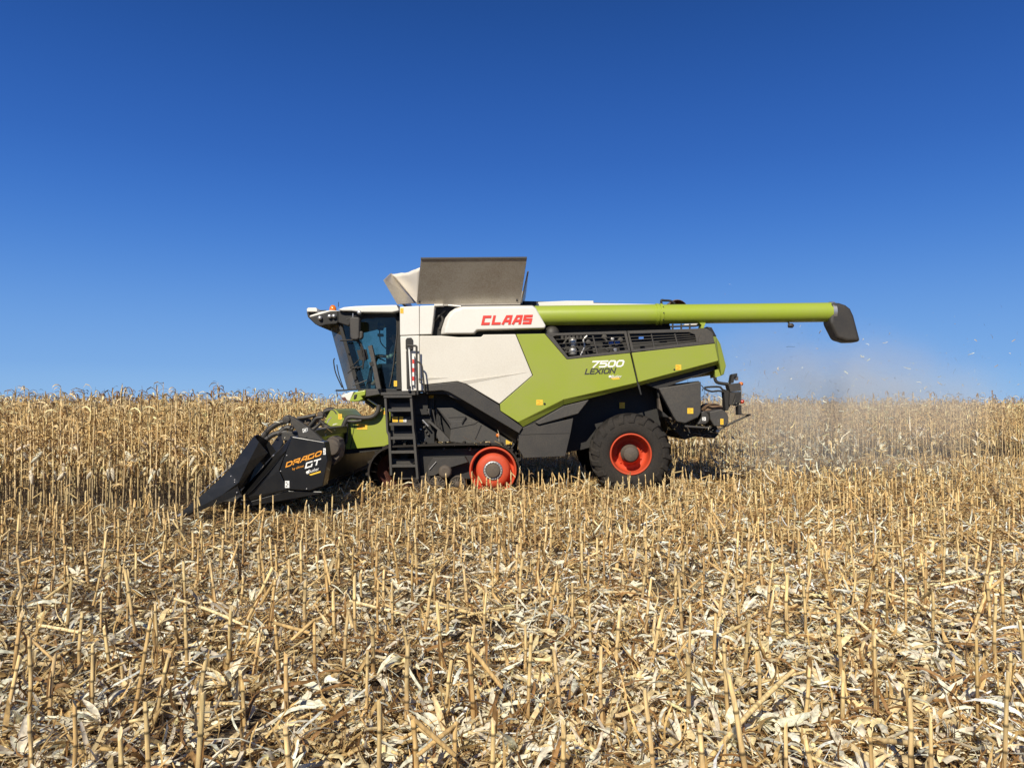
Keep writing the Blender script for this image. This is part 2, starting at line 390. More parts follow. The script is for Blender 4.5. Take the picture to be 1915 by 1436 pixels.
def make_husk():
    """an opened, bleached husk lying on the ground"""
    A = Arr(); a0 = U(0, 6.28); n = int(rng.integers(6, 13)); sp = U(0.5, 1.6)
    for i in range(n):
        a = a0 + U(-sp, sp); L = U(0.10, 0.23); w = U(0.010, 0.023); el = R(U(5, 60)); p = np.array([0, 0, 0.015]); pts = [p.copy()]
        for k in range(5):
            p = p + np.array([math.cos(a) * math.cos(el), math.sin(a) * math.cos(el), math.sin(el)]) * L / 5; el -= U(0.0, 0.35); p[2] = max(p[2], 0.01); pts.append(p.copy())
        sd = unit([-math.sin(a), math.cos(a), U(-.5, .5)])
        A.add(*ribbon(pts, np.array([0.5, 0.85, 1, 0.9, 0.6, 0.12]) * w, sd, tone(WHITE if rng.random() < 0.75 else PALE, 0.1), fold=U(0.1, 0.4)))
    return A.get()
def make_lying(L=None):
    """a length of stalk lying on the residue"""
    L = L or U(0.25, 0.8); r = U(0.008, 0.0125); A = Arr(); base = tone(GOLD if rng.random() < .5 else PALE, 0.18); path = []; rad = []; col = []; q = 0; bend = U(-.06, .06)
    nodes = [0.0]; s = U(0.05, 0.12)
    while s < L: nodes.append(s); s += U(0.1, 0.17)
    for s in nodes:
        for d, rr, dk in ((-0.008, 1, 1), (0, 1.15, 0.45), (0.008, 1.08, 0.75), (0.02, .97, 1)):
            path.append((s + d, bend * math.sin((s + d) / L * 3.1), 0)); rad.append(r * rr); col.append(base * dk)
    path.append((L, 0, 0)); rad.append(r * .85); col.append(base)
    A.add(*atube(path, rad, col, 8, cap=tone(PALE)))
    return A.get()
def make_scrap(kind):
    """one scrap of residue for the litter"""
    c = rng.random(); A = Arr()
    if kind == 'near':
        col = tone(TAN if c < .22 else PALE if c < .44 else WHITE if c < .66 else BROWN if c < .87 else DARK if c < .993 else (0.34, 0.09, 0.05), 0.25)
        big = rng.random()
        if rng.random() < 0.08: return tuple(make_lying(U(0.06, 0.2)))
        wide = rng.random() < (0.40 if .44 <= c < .66 else 0.05)
        L = U(0.03, 0.14) if big < .68 else U(0.12, 0.32); w = U(0.0012, 0.0042) if big < .8 else U(0.004, 0.010); n = 4 if big < .68 else 6
        if wide: L = U(.06, .2); w = U(.008, .021); n = 6
    else:
        col = tone(TAN if c < .44 else PALE if c < .66 else WHITE if c < .74 else BROWN, 0.25); L = U(0.07, 0.26); w = U(0.004, 0.012); n = 4
    p = np.zeros(3); az = 0; el = R(U(-25, 35)); pts = [p.copy()]; cur = U(-1.6, 1.6)
    for i in range(n - 1):
        p = p + np.array([math.cos(az) * math.cos(el), math.sin(az) * math.cos(el), math.sin(el)]) * L / (n - 1); el -= cur / (n - 1); az += U(-.4, .4); pts.append(p.copy())
    pts = np.array(pts); pts[:, 2] -= pts[:, 2].min()
    rl = U(-0.8, 0.8); sd = np.array([0, math.cos(rl), math.sin(rl)]); pr = np.interp(np.linspace(0, 1, n), [0, .3, .7, 1], [U(.3, 1), 1, .85, U(.05, .7)]) * w
    if kind == 'near': A.add(*ribbon(pts, pr, sd, col, fold=U(-.3, .4)))
    else: A.add(*strip(pts, pr, sd, col))
    return A.get()

def make_corn(detail=1.0, H=None):
    """one standing dry corn plant: (stalk, leaves, ear, tassel)"""
    H = H or (U(1.55, 1.93) if rng.random() < .85 else U(1.85, 2.1)); r0 = U(0.0102, 0.0138); k = 6 if detail >= 1 else 4; az = U(0, 6.28); lean = abs(rng.normal(0, 0.035))
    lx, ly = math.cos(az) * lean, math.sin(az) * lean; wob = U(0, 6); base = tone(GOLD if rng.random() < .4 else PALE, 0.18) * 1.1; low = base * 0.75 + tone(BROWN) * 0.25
    def at(z): return np.array([lx * z + .012 * math.sin(z * 3 + wob), ly * z + .012 * math.cos(z * 2.6 + wob), z])
    A = Arr(); path = []; rad = []; col = []; z = -0.02; zs = []
    path.append(at(z)); rad.append(r0 * 1.2); col.append(low * .7); q = 0.06
    while q < H - .1:
        zs.append(q); f_ = q / H; g_ = min(1, max(0, (f_ - .12) / .4)); cc = low * (.55 + .1 * rng.random()) * (1 - g_) + base * g_; rr = r0 * (1.1 - .72 * f_)  # foot is brown sheath, darkened further to put the stand's shade into colour
        if detail >= 1: seq = ((-.012, 1.0, 1.0), (0, 1.15, .5), (.018, 1.0, 1.05))
        else: seq = ((-.01, 1.0, .95), (.012, 1.0, .8))
        for d, m_, dk in seq: path.append(at(q + d)); rad.append(rr * m_); col.append(cc * dk)
        q += U(.13, .2)
    path.append(at(H)); rad.append(r0 * .3); col.append(base * .9)
    A.add(*atube(path, rad, col, k))
    B = Arr(); ph = U(0, 6.28); n = 6 if detail >= 1 else 4
    for i, q in enumerate(zs[1:]):
        f_ = q / H
        if rng.random() < (.4 if f_ < .3 else .03): continue
        c = tone(TAN if rng.random() < .35 else PALE if rng.random() < .6 else GOLD if rng.random() < .55 else BROWN, .22)
        if f_ > .82: c = tone(BROWN, .3) if rng.random() < .15 else c
        a = ph + i * math.pi + U(-.6, .6); L = U(.25, .6) * (1 - .45 * abs(f_ - .5)); wd = U(.008, .019)
        if rng.random() < .75:   # clasping sheath
            pts = [at(q + d) + np.array([math.cos(a), math.sin(a), 0]) * (r0 * .95 + .002) for d in (0, .05, .1, .14)]
            B.add(*ribbon(pts, np.array([1.3, 1.3, 1.2, .9]) * r0, np.array([-math.sin(a), math.cos(a), 0]), c * .98, fold=-.3)) if detail >= 1 else None
        for _x in range((2 if rng.random() < .6 else 1) if detail >= 1 and .33 < f_ < .85 else 0): B.add(*curl_leaf(at(q + .02), U(0, 6.28), U(.14, .36), U(.006, .014), U(2.6, 4.4), tone(TAN if rng.random() < .45 else GOLD if rng.random() < .5 else BROWN, .25), n=5, twist=.9))
        B.add(*curl_leaf(at(q + .13) if q + .13 < H else at(q), a, L, wd, U(3.0, 4.4), c, n=n, twist=.55, rise=1.25, cls=ribbon if detail >= 1 else strip))
    T = Arr()
    for i in range(int(rng.integers(1, 3))):
        c = tone(DARK if rng.random() < .3 else BROWN if rng.random() < .5 else TAN, .4)
        T.add(*curl_leaf(at(H - U(0, .1)), U(0, 6.28), U(.08, .19), U(.004, .010), U(2.0, 3.8), c, n=5, rise=1.0, cls=strip))
    if rng.random() < .3:
        p = at(H); d = unit([U(-.5, .5), U(-.5, .5), 1]); L = U(.08, .26); T.add(*strip([p, p + d * L * .5, p + d * L + [.02, 0, -.01]], [.004, .004, .002], unit([d[2], 0, -d[0]]), tone(PALE if rng.random() < .5 else BROWN)))
    E = Arr()
    if rng.random() < .88:
        q = U(.66, 1.0); a = U(0, 6.28); p0 = at(q) + np.array([math.cos(a), math.sin(a), 0]) * .02
        e = R(U(-85, -35)) if rng.random() < .92 else R(U(20, 60)); d = np.array([math.cos(a) * math.cos(e), math.sin(a) * math.cos(e), math.sin(e)]); L = U(.18, .26); c = tone(WHITE if rng.random() < .75 else PALE, .12) * .92
        s_ = [0, .12, .3, .55, .8, 1]; rr = np.array([.35, .8, 1, .95, .62, .12]) * U(.029, .040)
        E.add(*atube([p0 + d * L * x for x in s_], rr, [c * (.8 if x > .9 else 1) for x in s_], 8 if detail >= 1 else 5))
        if detail >= 1:
            for _ in range(2):
                aa = U(0, 6.28); E.add(*curl_leaf(p0 + d * L * U(.1, .5), aa, U(.1, .2), U(.008, .016), 3, tone(PALE, .15), n=4))
    return tuple(x.get() if x.n else None for x in (A, B, E, T))

def arr_mesh(name, a, mat):
    v, f, c = a; me = bpy.data.meshes.new(name)
    me.vertices.add(len(v)); me.vertices.foreach_set('co', v.astype(np.float32).ravel())
    me.loops.add(f.size); me.loops.foreach_set('vertex_index', f.astype(np.int32).ravel())
    me.polygons.add(len(f)); me.polygons.foreach_set('loop_start', np.arange(0, f.size, 4, dtype=np.int32))
    me.polygons.foreach_set('use_smooth', np.ones(len(f), bool))
    at = me.attributes.new('tint', 'FLOAT_COLOR', 'POINT')
    at.data.foreach_set('color', np.concatenate([c, np.ones((len(c), 1))], 1).astype(np.float32).ravel())
    me.materials.append(mat); me.update(calc_edges=True); me.validate()
    return me
def rotmats(yaw, pitch, roll):
    cy, sy, cp, sp, cr, sr = np.cos(yaw), np.sin(yaw), np.cos(pitch), np.sin(pitch), np.cos(roll), np.sin(roll)
    Z = np.zeros((len(yaw), 3, 3)); Z[:, 0, 0] = cy; Z[:, 0, 1] = -sy; Z[:, 1, 0] = sy; Z[:, 1, 1] = cy; Z[:, 2, 2] = 1
    Y_ = np.zeros_like(Z); Y_[:, 0, 0] = cp; Y_[:, 0, 2] = sp; Y_[:, 1, 1] = 1; Y_[:, 2, 0] = -sp; Y_[:, 2, 2] = cp
    X_ = np.zeros_like(Z); X_[:, 0, 0] = 1; X_[:, 1, 1] = cr; X_[:, 1, 2] = -sr; X_[:, 2, 1] = sr; X_[:, 2, 2] = cr
    return Z @ Y_ @ X_
def scatter(protos, pos, yaw, pitch, roll, scale, gain):
    """many pieces in one mesh; each its own pose, size and colour gain"""
    pick = rng.integers(0, len(protos), len(pos)); Rm = rotmats(yaw, pitch, roll); V = []; Fc = []; C = []; n0 = 0
    for k, (v, f, c) in enumerate(protos):
        ix = np.nonzero(pick == k)[0]
        if not len(ix): continue
        w_ = np.einsum('nij,vj->nvi', Rm[ix], v) * scale[ix][:, None, None] + pos[ix][:, None, :]
        V.append(w_.reshape(-1, 3)); ff = f[None] + (np.arange(len(ix)) * len(v))[:, None, None] + n0; Fc.append(ff.reshape(-1, 4))
        C.append(np.clip(c[None] * gain[ix][:, :, None].transpose(0, 2, 1) if gain.ndim == 2 else c[None] * gain[ix][:, None, None], 0, .92).reshape(-1, 3)); n0 += len(ix) * len(v)
    return np.concatenate(V), np.concatenate(Fc), np.concatenate(C)
def merge(parts):
    parts = [p for p in parts if p is not None]; V = []; Fc = []; C = []; n = 0
    for v, f, c in parts: V.append(v); Fc.append(f + n); C.append(c); n += len(v)
    return np.concatenate(V), np.concatenate(Fc), np.concatenate(C)
def link_mesh(name, me, parent=None, loc=None, rz=0):
    o = bpy.data.objects.new(name, me); COL.objects.link(o)
    if parent: o.parent = parent
    if loc is not None: o.location = loc
    o.rotation_euler.z = rz
    return o
ORD = ['', 'first', 'second', 'third', 'fourth', 'fifth', 'sixth', 'seventh', 'eighth', 'ninth', 'tenth', 'eleventh', 'twelfth', 'thirteenth', 'fourteenth', 'fifteenth', 'sixteenth', 'seventeenth', 'eighteenth', 'nineteenth', 'twentieth']
TENS = {20: 'twenty', 30: 'thirty', 40: 'forty', 50: 'fifty', 60: 'sixty', 70: 'seventy', 80: 'eighty', 90: 'ninety'}
def ordinal(n):
    if n <= 20: return ORD[n]
    t, u = n // 10 * 10, n % 10
    return (TENS[t][:-1] + 'ieth' if u == 0 else TENS[t] + '-' + ORD[u])

def blocked(x, y):
    """where wheels, tracks and the header stand on the ground"""
    if 14.8 < y < 15.9 or 17.4 < y < 18.6:
        if -2.85 < x < 0.25 or 1.5 < x < 3.35: return True
    if 11.2 < y < 21.6 and -5.75 < x < -2.6: return True
    if 10.2 < y < 11.3 and -5.6 < x < -3.6 and rng.random() < .45: return True
    return False

# ---------- stubble
stub_pos = []
for j in range(-14, 13):
    y0 = EDGE + ROW * j
    if y0 < 2.3 or (j >= 0 and y0 > FAR): continue
    half = 0.72 * y0 + 2.2
    x = -half + U(0, .17)
    while x < half:
        yy = y0 + float(rng.normal(0, .03))
        if not (j >= 0 and x < CUT_X + .2) and not blocked(x, yy) and rng.random() < (.82 if j < -6 else .93 if j < 0 else .87): stub_pos.append((x, yy, j))
        x += abs(float(rng.normal(.178, .045))) + .02
def in_view(x, y, h=.4):
    a, b = px((x, y, h)); return -5 < a < 1920 and b < 1436
vis = [s for s in stub_pos if in_view(s[0], s[1])]
vis.sort(key=lambda s: s[1]); own = vis[:300]
own_rows = sorted({s[2] for s in own}); ownset = set(own)
stub_protos = [make_stub() for _ in range(44)]
stub_mesh = [(arr_mesh('cut_stalk', a, M['straw']), [arr_mesh('leaf_sheath', q, M['leaf']) for q in s], i) for a, s, i in stub_protos]
ROWN = ['nearest', 'second nearest', 'third nearest', 'fourth nearest', 'fifth nearest', 'sixth nearest', 'seventh nearest', 'eighth nearest', 'ninth nearest', 'tenth nearest']
full_rows = {}
for s in own: full_rows.setdefault(s[2], []).append(s)
for ri, j in enumerate(own_rows):
    for n, s in enumerate(sorted(full_rows[j]), 1):
        k = int(rng.integers(len(stub_mesh))); me, sh, inf = stub_mesh[k]; rz = U(0, 6.28)
        sc = U(.85, 1.12); o = link_mesh('corn_stub', me, None, (s[0], s[1], 0), rz); o.scale = (1, 1, sc)
        hh = inf['h'] * sc
        look = 'short' if hh < .38 else 'tall' if hh > .49 else 'cut'
        lx = math.cos(inf['az'] + rz) * inf['lean']
        how = ' leaning left' if lx < -.07 else ' leaning right' if lx > .07 else ''
        if sh:
            for q_ in sh: link_mesh('leaf_sheath', q_, o)
            how += ' with dead leaf'
        tag(o, f'{look} corn stub{how}, {ordinal(n)} from left in {ROWN[ri]} row', 'corn stub', 'cut corn stubs in the foreground rows')
rest = [s for s in stub_pos if s not in ownset]
pr = [merge([a] + s) for a, s, i in stub_protos if i['lean'] < .17]
rp = np.array([(s[0], s[1], 0) for s in rest]); n = len(rp)
st = scatter(pr, rp, rng.uniform(0, 6.28, n), rng.normal(0, .03, n), rng.normal(0, .03, n), rng.uniform(.85, 1.1, n), rng.uniform(.85, 1.15, n))
o = link_mesh('corn_stubble', arr_mesh('corn_stubble', st, M['straw']))
tag(o, 'cut corn stubble standing in rows across the harvested ground', 'stubble', kind='stuff')

# ---------- litter of leaves, husks and chaff on the ground
def litter_positions(y0, y1, dens, xl=None):
    hw = .72 * y1 + 1.2; a = (y1 - y0) * 2 * hw; n = int(a * dens); x = rng.uniform(-hw, hw, n); y = rng.uniform(y0, y1, n)
    ok = (np.abs(x) < .72 * y + 1.2) & ~((x > -5.9) & (x < -4.3) & (y > 10.9) & (y < 12.3) & (rng.random(n) < .75))
    if xl is not None: ok &= x > xl
    return x[ok], y[ok]
near_pr = [make_scrap('near') for _ in range(160)]; far_pr = [make_scrap('far') for _ in range(80)]
parts = []
for (ya, yb, de, pro, zt) in ((2.4, 4.6, 3500, near_pr, .055), (4.6, 6.5, 2600, near_pr, .055), (6.5, 9, 1600, near_pr, .06), (9, 12.5, 850, far_pr, .06)):
    x, y = litter_positions(ya, yb, de)
    pt = .5 + .25 * np.sin(2.1 * x + 1.7 * np.sin(1.9 * y)) + .2 * np.sin(5.3 * y + 2.2 * np.sin(2.7 * x)) + .17 * np.sin(7.1 * x - 4.3 * y)   # matted and bare patches
    k_ = rng.random(len(x)) < np.clip(.02 + 1.15 * pt, .10, 1); x, y = x[k_], y[k_]; n = len(x); clump = (np.sin(x * 3.1 + np.sin(y * 2.3) * 2) + np.sin(y * 4.1 + x)) * .25 + .5
    pos = np.stack([x, y, rng.uniform(.0, zt, n) * (.5 + clump)], 1)
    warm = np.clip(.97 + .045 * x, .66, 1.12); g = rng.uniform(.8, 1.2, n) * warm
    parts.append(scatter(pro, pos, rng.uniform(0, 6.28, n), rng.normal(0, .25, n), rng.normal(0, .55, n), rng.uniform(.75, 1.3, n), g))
x, y = litter_positions(12.5, FAR + 1, 260, CUT_X); n = len(x)
parts.append(scatter(far_pr, np.stack([x, y, rng.uniform(0, .10, n)], 1), rng.uniform(0, 6.28, n), rng.normal(0, .3, n), rng.normal(0, .5, n), rng.uniform(.9, 1.5, n), rng.uniform(.8, 1.2, n)))
def make_flat():
    L = U(.06, .2); w = U(.010, .026); n = 6; pts = [(L * i / 5, U(-.006, .006), .012 * math.sin(i * U(.6, 1.1)) + .004 * i * U(-.5, 1)) for i in range(n)]
    A = Arr(); A.add(*ribbon(pts, np.array([U(.3, .9), .9, 1, .95, .7, U(.05, .5)]) * w, np.array([0, 1, U(-.3, .3)]), tone(WHITE if rng.random() < .6 else PALE, .14), fold=U(-.35, .35))); return A.get()
flat_pr = [make_flat() for _ in range(60)]
for ya, yb, de in ((2.4, 4.6, 190), (4.6, 6.5, 150), (6.5, 9.0, 90), (9.0, 12.5, 45), (12.6, 20, 14)):
    x, y = litter_positions(ya, yb, de, CUT_X if ya > 12 else None); k_ = rng.random(len(x)) < np.clip(.25 + .07 * x + .8 * (.5 + .5 * np.sin(1.7 * x + 2 * np.sin(1.3 * y)) * np.sin(2.9 * y + .8 * x)), .1, 1); x, y = x[k_], y[k_]; n = len(x)
    parts.append(scatter(flat_pr, np.stack([x, y, rng.uniform(.045, .085, n)], 1), rng.uniform(0, 6.28, n), rng.normal(0, .22, n), rng.normal(0, .3, n), rng.uniform(.8, 1.25, n), rng.uniform(.85, 1.1, n)))
o = link_mesh('corn_residue', arr_mesh('corn_residue', merge(parts), M['leaf']))
tag(o, 'dry leaves, husk scraps and chaff covering the soil between the stubs', 'residue', kind='stuff')

# ---------- single husks and lying stalks in the foreground
def place_row_items(name, protos, mat, n, cat, group, word, yr, tilt):
    items = []
    for i in range(n):
        y = yr[0] + (yr[1] - yr[0]) * rng.random() ** 1.3; x = U(-.66 * y, .66 * y); items.append((x, y))
    meshes = [arr_mesh(name, a, mat) for a in protos]
    items.sort(key=lambda s: px((s[0], s[1], 0))[0])
    for band, (ylo, yhi, bn) in enumerate(((0, 4.6, 'nearest the camera'), (4.6, 99, 'farther back'))):
        sub = [s for s in items if ylo <= s[1] < yhi]
        for q, s in enumerate(sub, 1):
            o = link_mesh(name, meshes[int(rng.integers(len(meshes)))], None, (s[0], s[1], .055), 0)
            o.rotation_euler = (0, U(*tilt), U(0, 6.28)); o.scale = (U(.85, 1.2),) * 3
            tag(o, f'{word}, {ordinal(q)} from left of those {bn}', cat, group)
place_row_items('corn_husk', [make_husk() for _ in range(20)], M['leaf'], 95, 'corn husk', 'opened husks lying on the residue', 'pale opened husk on the residue', (3.2, 8.0), (-.12, .12))
place_row_items('fallen_stalk', [make_lying() for _ in range(18)], M['straw'], 60, 'corn stalk', 'broken stalks lying between the stubs', 'broken stalk lying down', (3.2, 8.5), (-.35, .02))

# ---------- standing corn
corn_pos = []
for j in range(0, 60):
    y0 = EDGE + ROW * j
    if y0 > 46: break
    half = .74 * y0 + 3.0; x = -half + U(0, .2)
    xe = CUT_X - .1 if y0 < FAR else half
    sp = .115 if y0 < 30 else .2
    while x < xe:
        corn_pos.append((x, y0 + float(rng.normal(0, .035)), j)); x += abs(float(rng.normal(sp, .05))) + .02
def cvis(s): a, b = px((s[0], s[1], 1.0)); return 0 < a < 1915
J0 = math.ceil((FAR - EDGE) / ROW)
left_rows = [[s for s in corn_pos if s[2] == j and cvis(s)] for j in range(J0)]
right_row = [s for s in corn_pos if s[2] == J0 and px((s[0], s[1], .6))[0] > 1405 and cvis(s)]
own = []
for j in range(J0):
    if len(own) >= 300 - len(right_row): break
    own += left_rows[j]
own = own[:300 - len(right_row)] + right_row; ownset = set(own)
det = [make_corn(1.0) for _ in range(34)]
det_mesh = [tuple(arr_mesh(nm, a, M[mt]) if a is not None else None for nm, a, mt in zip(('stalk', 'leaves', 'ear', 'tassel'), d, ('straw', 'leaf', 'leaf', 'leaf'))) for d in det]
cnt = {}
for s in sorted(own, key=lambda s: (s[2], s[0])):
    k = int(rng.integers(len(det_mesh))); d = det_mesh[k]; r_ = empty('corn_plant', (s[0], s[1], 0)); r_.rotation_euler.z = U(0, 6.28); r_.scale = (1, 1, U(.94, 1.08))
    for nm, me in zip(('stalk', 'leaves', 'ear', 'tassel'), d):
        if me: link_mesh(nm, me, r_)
    cnt[s[2]] = cnt.get(s[2], 0) + 1; q = cnt[s[2]]; ear = 'with ear' if d[2] else 'without ear'
    if s[2] == 0: tag(r_, f'dry corn plant {ear}, {ordinal(q)} from left in front row', 'corn plant', 'standing corn in front of the header')
    elif s[2] == J0: tag(r_, f'dry corn plant {ear}, {ordinal(q)} from left in row edging cut swath', 'corn plant', 'standing corn beyond the cut swath')
    else: tag(r_, f'dry corn plant {ear}, {ordinal(q)} from left in {ORD[s[2] + 1]} row', 'corn plant', 'standing corn in front of the header')
rest = [s for s in corn_pos if s not in ownset]
mid = [s for s in rest if s[1] < 27]; back = [s for s in rest if s[1] >= 27]
low = [merge(make_corn(.5)) for _ in range(36)]; detm = [merge(d) for d in det]
def corn_scatter(ps, pro):
    p = np.array([(s[0], s[1], 0) for s in ps]); n = len(p)
    return scatter(pro, p, rng.uniform(0, 6.28, n), rng.normal(0, .03, n), rng.normal(0, .03, n), rng.uniform(.94, 1.07, n), rng.uniform(.95, 1.25, n))
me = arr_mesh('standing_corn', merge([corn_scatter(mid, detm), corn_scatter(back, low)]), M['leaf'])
o = link_mesh('standing_corn', me); tag(o, 'uncut dry corn reaching back to the horizon behind the front rows', 'corn field', kind='stuff')
# the crop goes on behind: a bumpy canopy a little lower than a man's eye
def mk_canopy():
    m, t, b = mat_base('distant_corn'); tc = node(t, 'ShaderNodeTexCoord'); n = node(t, 'ShaderNodeTexNoise'); n.inputs['Scale'].default_value = 2.5; n.inputs['Detail'].default_value = 8
    t.links.new(tc.outputs['Object'], n.inputs['Vector']); r = node(t, 'ShaderNodeValToRGB'); e = r.color_ramp.elements
    e[0].position = .3; e[0].color = (.16, .10, .045, 1); e[1].position = .7; e[1].color = (.56, .42, .21, 1); t.links.new(n.outputs[0], r.inputs[0]); t.links.new(r.outputs[0], b.inputs['Base Color']); b.inputs['Roughness'].default_value = .9
    return m
M['canopy'] = mk_canopy()
mb = MB(); yy = list(np.linspace(47, 90, 60)) + list(np.geomspace(91, 1200, 50)); xx = np.linspace(-1, 1, 90); vs = []
for y in yy:
    for x in xx: vs.append(Vector((x * (y * .9 + 30), y, 1.62 + U(-.1, .1))))
k = len(xx); fs = [(i * k + j, i * k + j + 1, (i + 1) * k + j + 1, (i + 1) * k + j) for i in range(len(yy) - 1) for j in range(k - 1)]
mb.add(vs, fs, M['canopy']); n0 = len(vs)
edge = [Vector((v.x, v.y, 0)) for v in vs[:k]]; mb.add(vs[:k] + edge, [(j, j + 1, k + j + 1, k + j) for j in range(k - 1)], M['canopy'])
o = mb.build('distant_corn', None, org=(0, 0, 0)); tag(o, 'far part of the uncut corn field on the horizon', 'corn field', kind='stuff')
# ------------------------------------------------------------------ lettering: strokes with mitred corners, 4 mm thick
GLYPH = {
 'C': [[(.9, 1), (0, 1), (0, 0), (.9, 0)]], 'L': [[(0, 1), (0, 0), (1, 0)]],
 'A': [[(0, 0), (.36, 1), (1, 1), (1, 0)], [(.3, .34), (.9, .34)]], 'S': [[(.95, 1), (0, 1), (0, .5), (1, .5), (1, 0), (.05, 0)]],
 'D': [[(0, 0), (0, 1), (.75, 1), (1, .75), (1, .25), (.75, 0), (0, 0)]], 'R': [[(0, 0), (0, 1), (1, 1), (1, .45), (0, .45)], [(.4, .45), (1, 0)]],
 'G': [[(.9, 1), (0, 1), (0, 0), (1, 0), (1, .40)]], 'O': [[(.2, 0), (0, .2), (0, .8), (.2, 1), (.8, 1), (1, .8), (1, .2), (.8, 0), (.2, 0)]],
 'T': [[(0, 1), (1, 1)], [(.5, 1), (.5, 0)]], 'E': [[(1, 1), (0, 1), (0, 0), (1, 0)], [(0, .5), (.85, .5)]],
 'X': [[(0, 0), (1, 1)], [(0, 1), (1, 0)]], 'I': [[(.5, 0), (.5, 1)]], 'N': [[(0, 0), (0, 1), (1, 0), (1, 1)]],
 '7': [[(0, 1), (1, 1), (.35, 0)]], '5': [[(1, 1), (0, 1), (0, .58), (.8, .58), (1, .45), (1, .13), (.8, 0), (0, 0)]],
 '0': [[(.2, 0), (0, .2), (0, .8), (.2, 1), (.8, 1), (1, .8), (1, .2), (.8, 0), (.2, 0)]],
}
def stroke_poly(pts, t):
    """outline pieces of a polyline of half-thickness t, as quads with mitred joints"""
    closed = pts[0] == pts[-1]; p = [Vector((a, b)) for a, b in (pts[:-1] if closed else pts)]; n = len(p); L = []; Rr = []
    if not closed:
        p[0] = p[0] + (p[0] - p[1]).normalized() * t; p[-1] = p[-1] + (p[-1] - p[-2]).normalized() * t
    for i in range(n):
        pr = p[i - 1] if (i > 0 or closed) else None; nx = p[(i + 1) % n] if (i < n - 1 or closed) else None
        d1 = (p[i] - pr).normalized() if pr is not None else None; d2 = (nx - p[i]).normalized() if nx is not None else None
        if d1 is None: d1 = d2
        if d2 is None: d2 = d1
        n1 = Vector((-d1.y, d1.x)); n2 = Vector((-d2.y, d2.x)); m = (n1 + n2)
        m = m.normalized() if m.length > .2 else n1
        k = t / max(.45, m.dot(n1)); L.append(p[i] + m * k); Rr.append(p[i] - m * k)
    q = []
    for i in range(n if closed else n - 1):
        j = (i + 1) % n; q.append((L[i], L[j], Rr[j], Rr[i]))
    return q
def lettering(name, word, org, ux, vy, adv, wid, thick, Y, mat, parent, dY=0.005, extra=None):
    """word written from photo pixel org; ux = pixel step along the word per unit, vy = pixel vector for one cap height"""
    mb = MB(); o = Vector(org); u = Vector(ux); v = Vector(vy); cx = 0; k = 0
    for ch in word:
        wv = wid.get(ch, wid['*']) if isinstance(wid, dict) else wid
        t = thick
        for pl in GLYPH[ch]:
            # inset so the stroke stays inside its cell; scale x and y separately into pixel units
            asp = u.length / v.length
            pts = [((t + a * (wv * asp - 2 * t)), t + b * (1 - 2 * t)) for a, b in pl]
            for quad in stroke_poly(pts, t):
                pp = [o + u * (cx + q.x / asp) + v * q.y for q in quad]
                Yk = Y - dY - .0007 * k
                mb.prism([(a.x, a.y) for a in pp], Yk, Y + .002, mat)
            k += 1
        cx += wv + adv
        k = 0
    return mb.build(name, parent)
def text(name, body, org, size, Y, mat, parent, slope=0.0, shear=0.0, dY=.005):
    cu = bpy.data.curves.new(name, 'FONT'); cu.body = body; cu.size = size; cu.extrude = .002; cu.shear = shear
    to = bpy.data.objects.new(name + '_src', cu); COL.objects.link(to); bpy.context.view_layer.update()
    me = bpy.data.meshes.new_from_object(to.evaluated_get(bpy.context.evaluated_depsgraph_get()))
    bpy.data.objects.remove(to); bpy.data.curves.remove(cu); me.materials.clear(); me.materials.append(mat); me.name = name
    me.transform(Matrix.Translation(P(org[0], org[1], Y) - ORG + Vector((0, -dY, 0))) @ Matrix.Rotation(slope, 4, 'Y') @ Matrix.Rotation(R(90), 4, 'X'))
    o = bpy.data.objects.new(name, me); COL.objects.link(o); o.parent = parent
    return o
def sticker(parent, x0, y0, x1, y1, Y, kind='yellow', name='warning_sticker'):
    """small safety decal with a few dark pictogram strokes"""
    mb = MB(); mb.prism([(x0, y0), (x1, y0), (x1, y1), (x0, y1)], Y - .006, Y, M['yellow' if kind == 'yellow' else 'whitemark'])
    w_, h_ = x1 - x0, y1 - y0; m = M['darkmark'] if kind != 'yellow' else M['orange']
    for k in range(3):
        a = x0 + w_ * (.15 + .25 * (k % 2)); b = y0 + h_ * (.18 + .26 * k)
        mb.prism([(a, b), (a + w_ * .4, b), (a + w_ * .4, b + h_ * .12), (a, b + h_ * .12)], Y - .009, Y - .004, m)
    return mb.build(name, parent)

# ------------------------------------------------------------------ combine harvester
YB = 15.0; YC = 16.65; YF = 18.3            # near side, centre line, far side
ORG = Vector((0, YC, 0))
H = empty('combine_harvester', ORG)
tag(H, 'large green and white combine harvester on tracks cutting the corn', 'combine harvester')
def far(Y): return 2 * YC - Y
# chassis: the dark body everything hangs on
mb = MB()
mb.prism([(788, 634), (1015, 632), (1060, 676), (1176, 664), (1192, 716), (1054, 750), (1052, 846), (984, 846), (968, 800), (866, 738), (790, 736)], YB + .12, far(YB + .12), M['black'])
mb.prism([(1015, 640), (1325, 632), (1336, 672), (1186, 712), (1060, 690)], YB + .55, far(YB + .55), M['black'])
mb.prism([(790, 735), (870, 740), (968, 806), (968, 846), (845, 826), (800, 815)], YB + .62, far(YB + .62), M['black'])
mb.prism([(1060, 740), (1190, 712), (1235, 716), (1235, 800), (1090, 840), (1058, 846)], YB + .75, far(YB + .75), M['black'])
mb.prism([(806, 612), (1012, 612), (1012, 636), (806, 636)], YB + .25, far(YB + .25), M['black'])
mb.prism([(1012, 600), (1250, 598), (1255, 618), (1322, 616), (1326, 640), (1012, 640)], YB + .62, far(YB + .62), M['black'])
mb.prism([(718, 737), (800, 735), (800, 775), (760, 775), (722, 760)], YB + .4, far(YB + .4), M['black'])
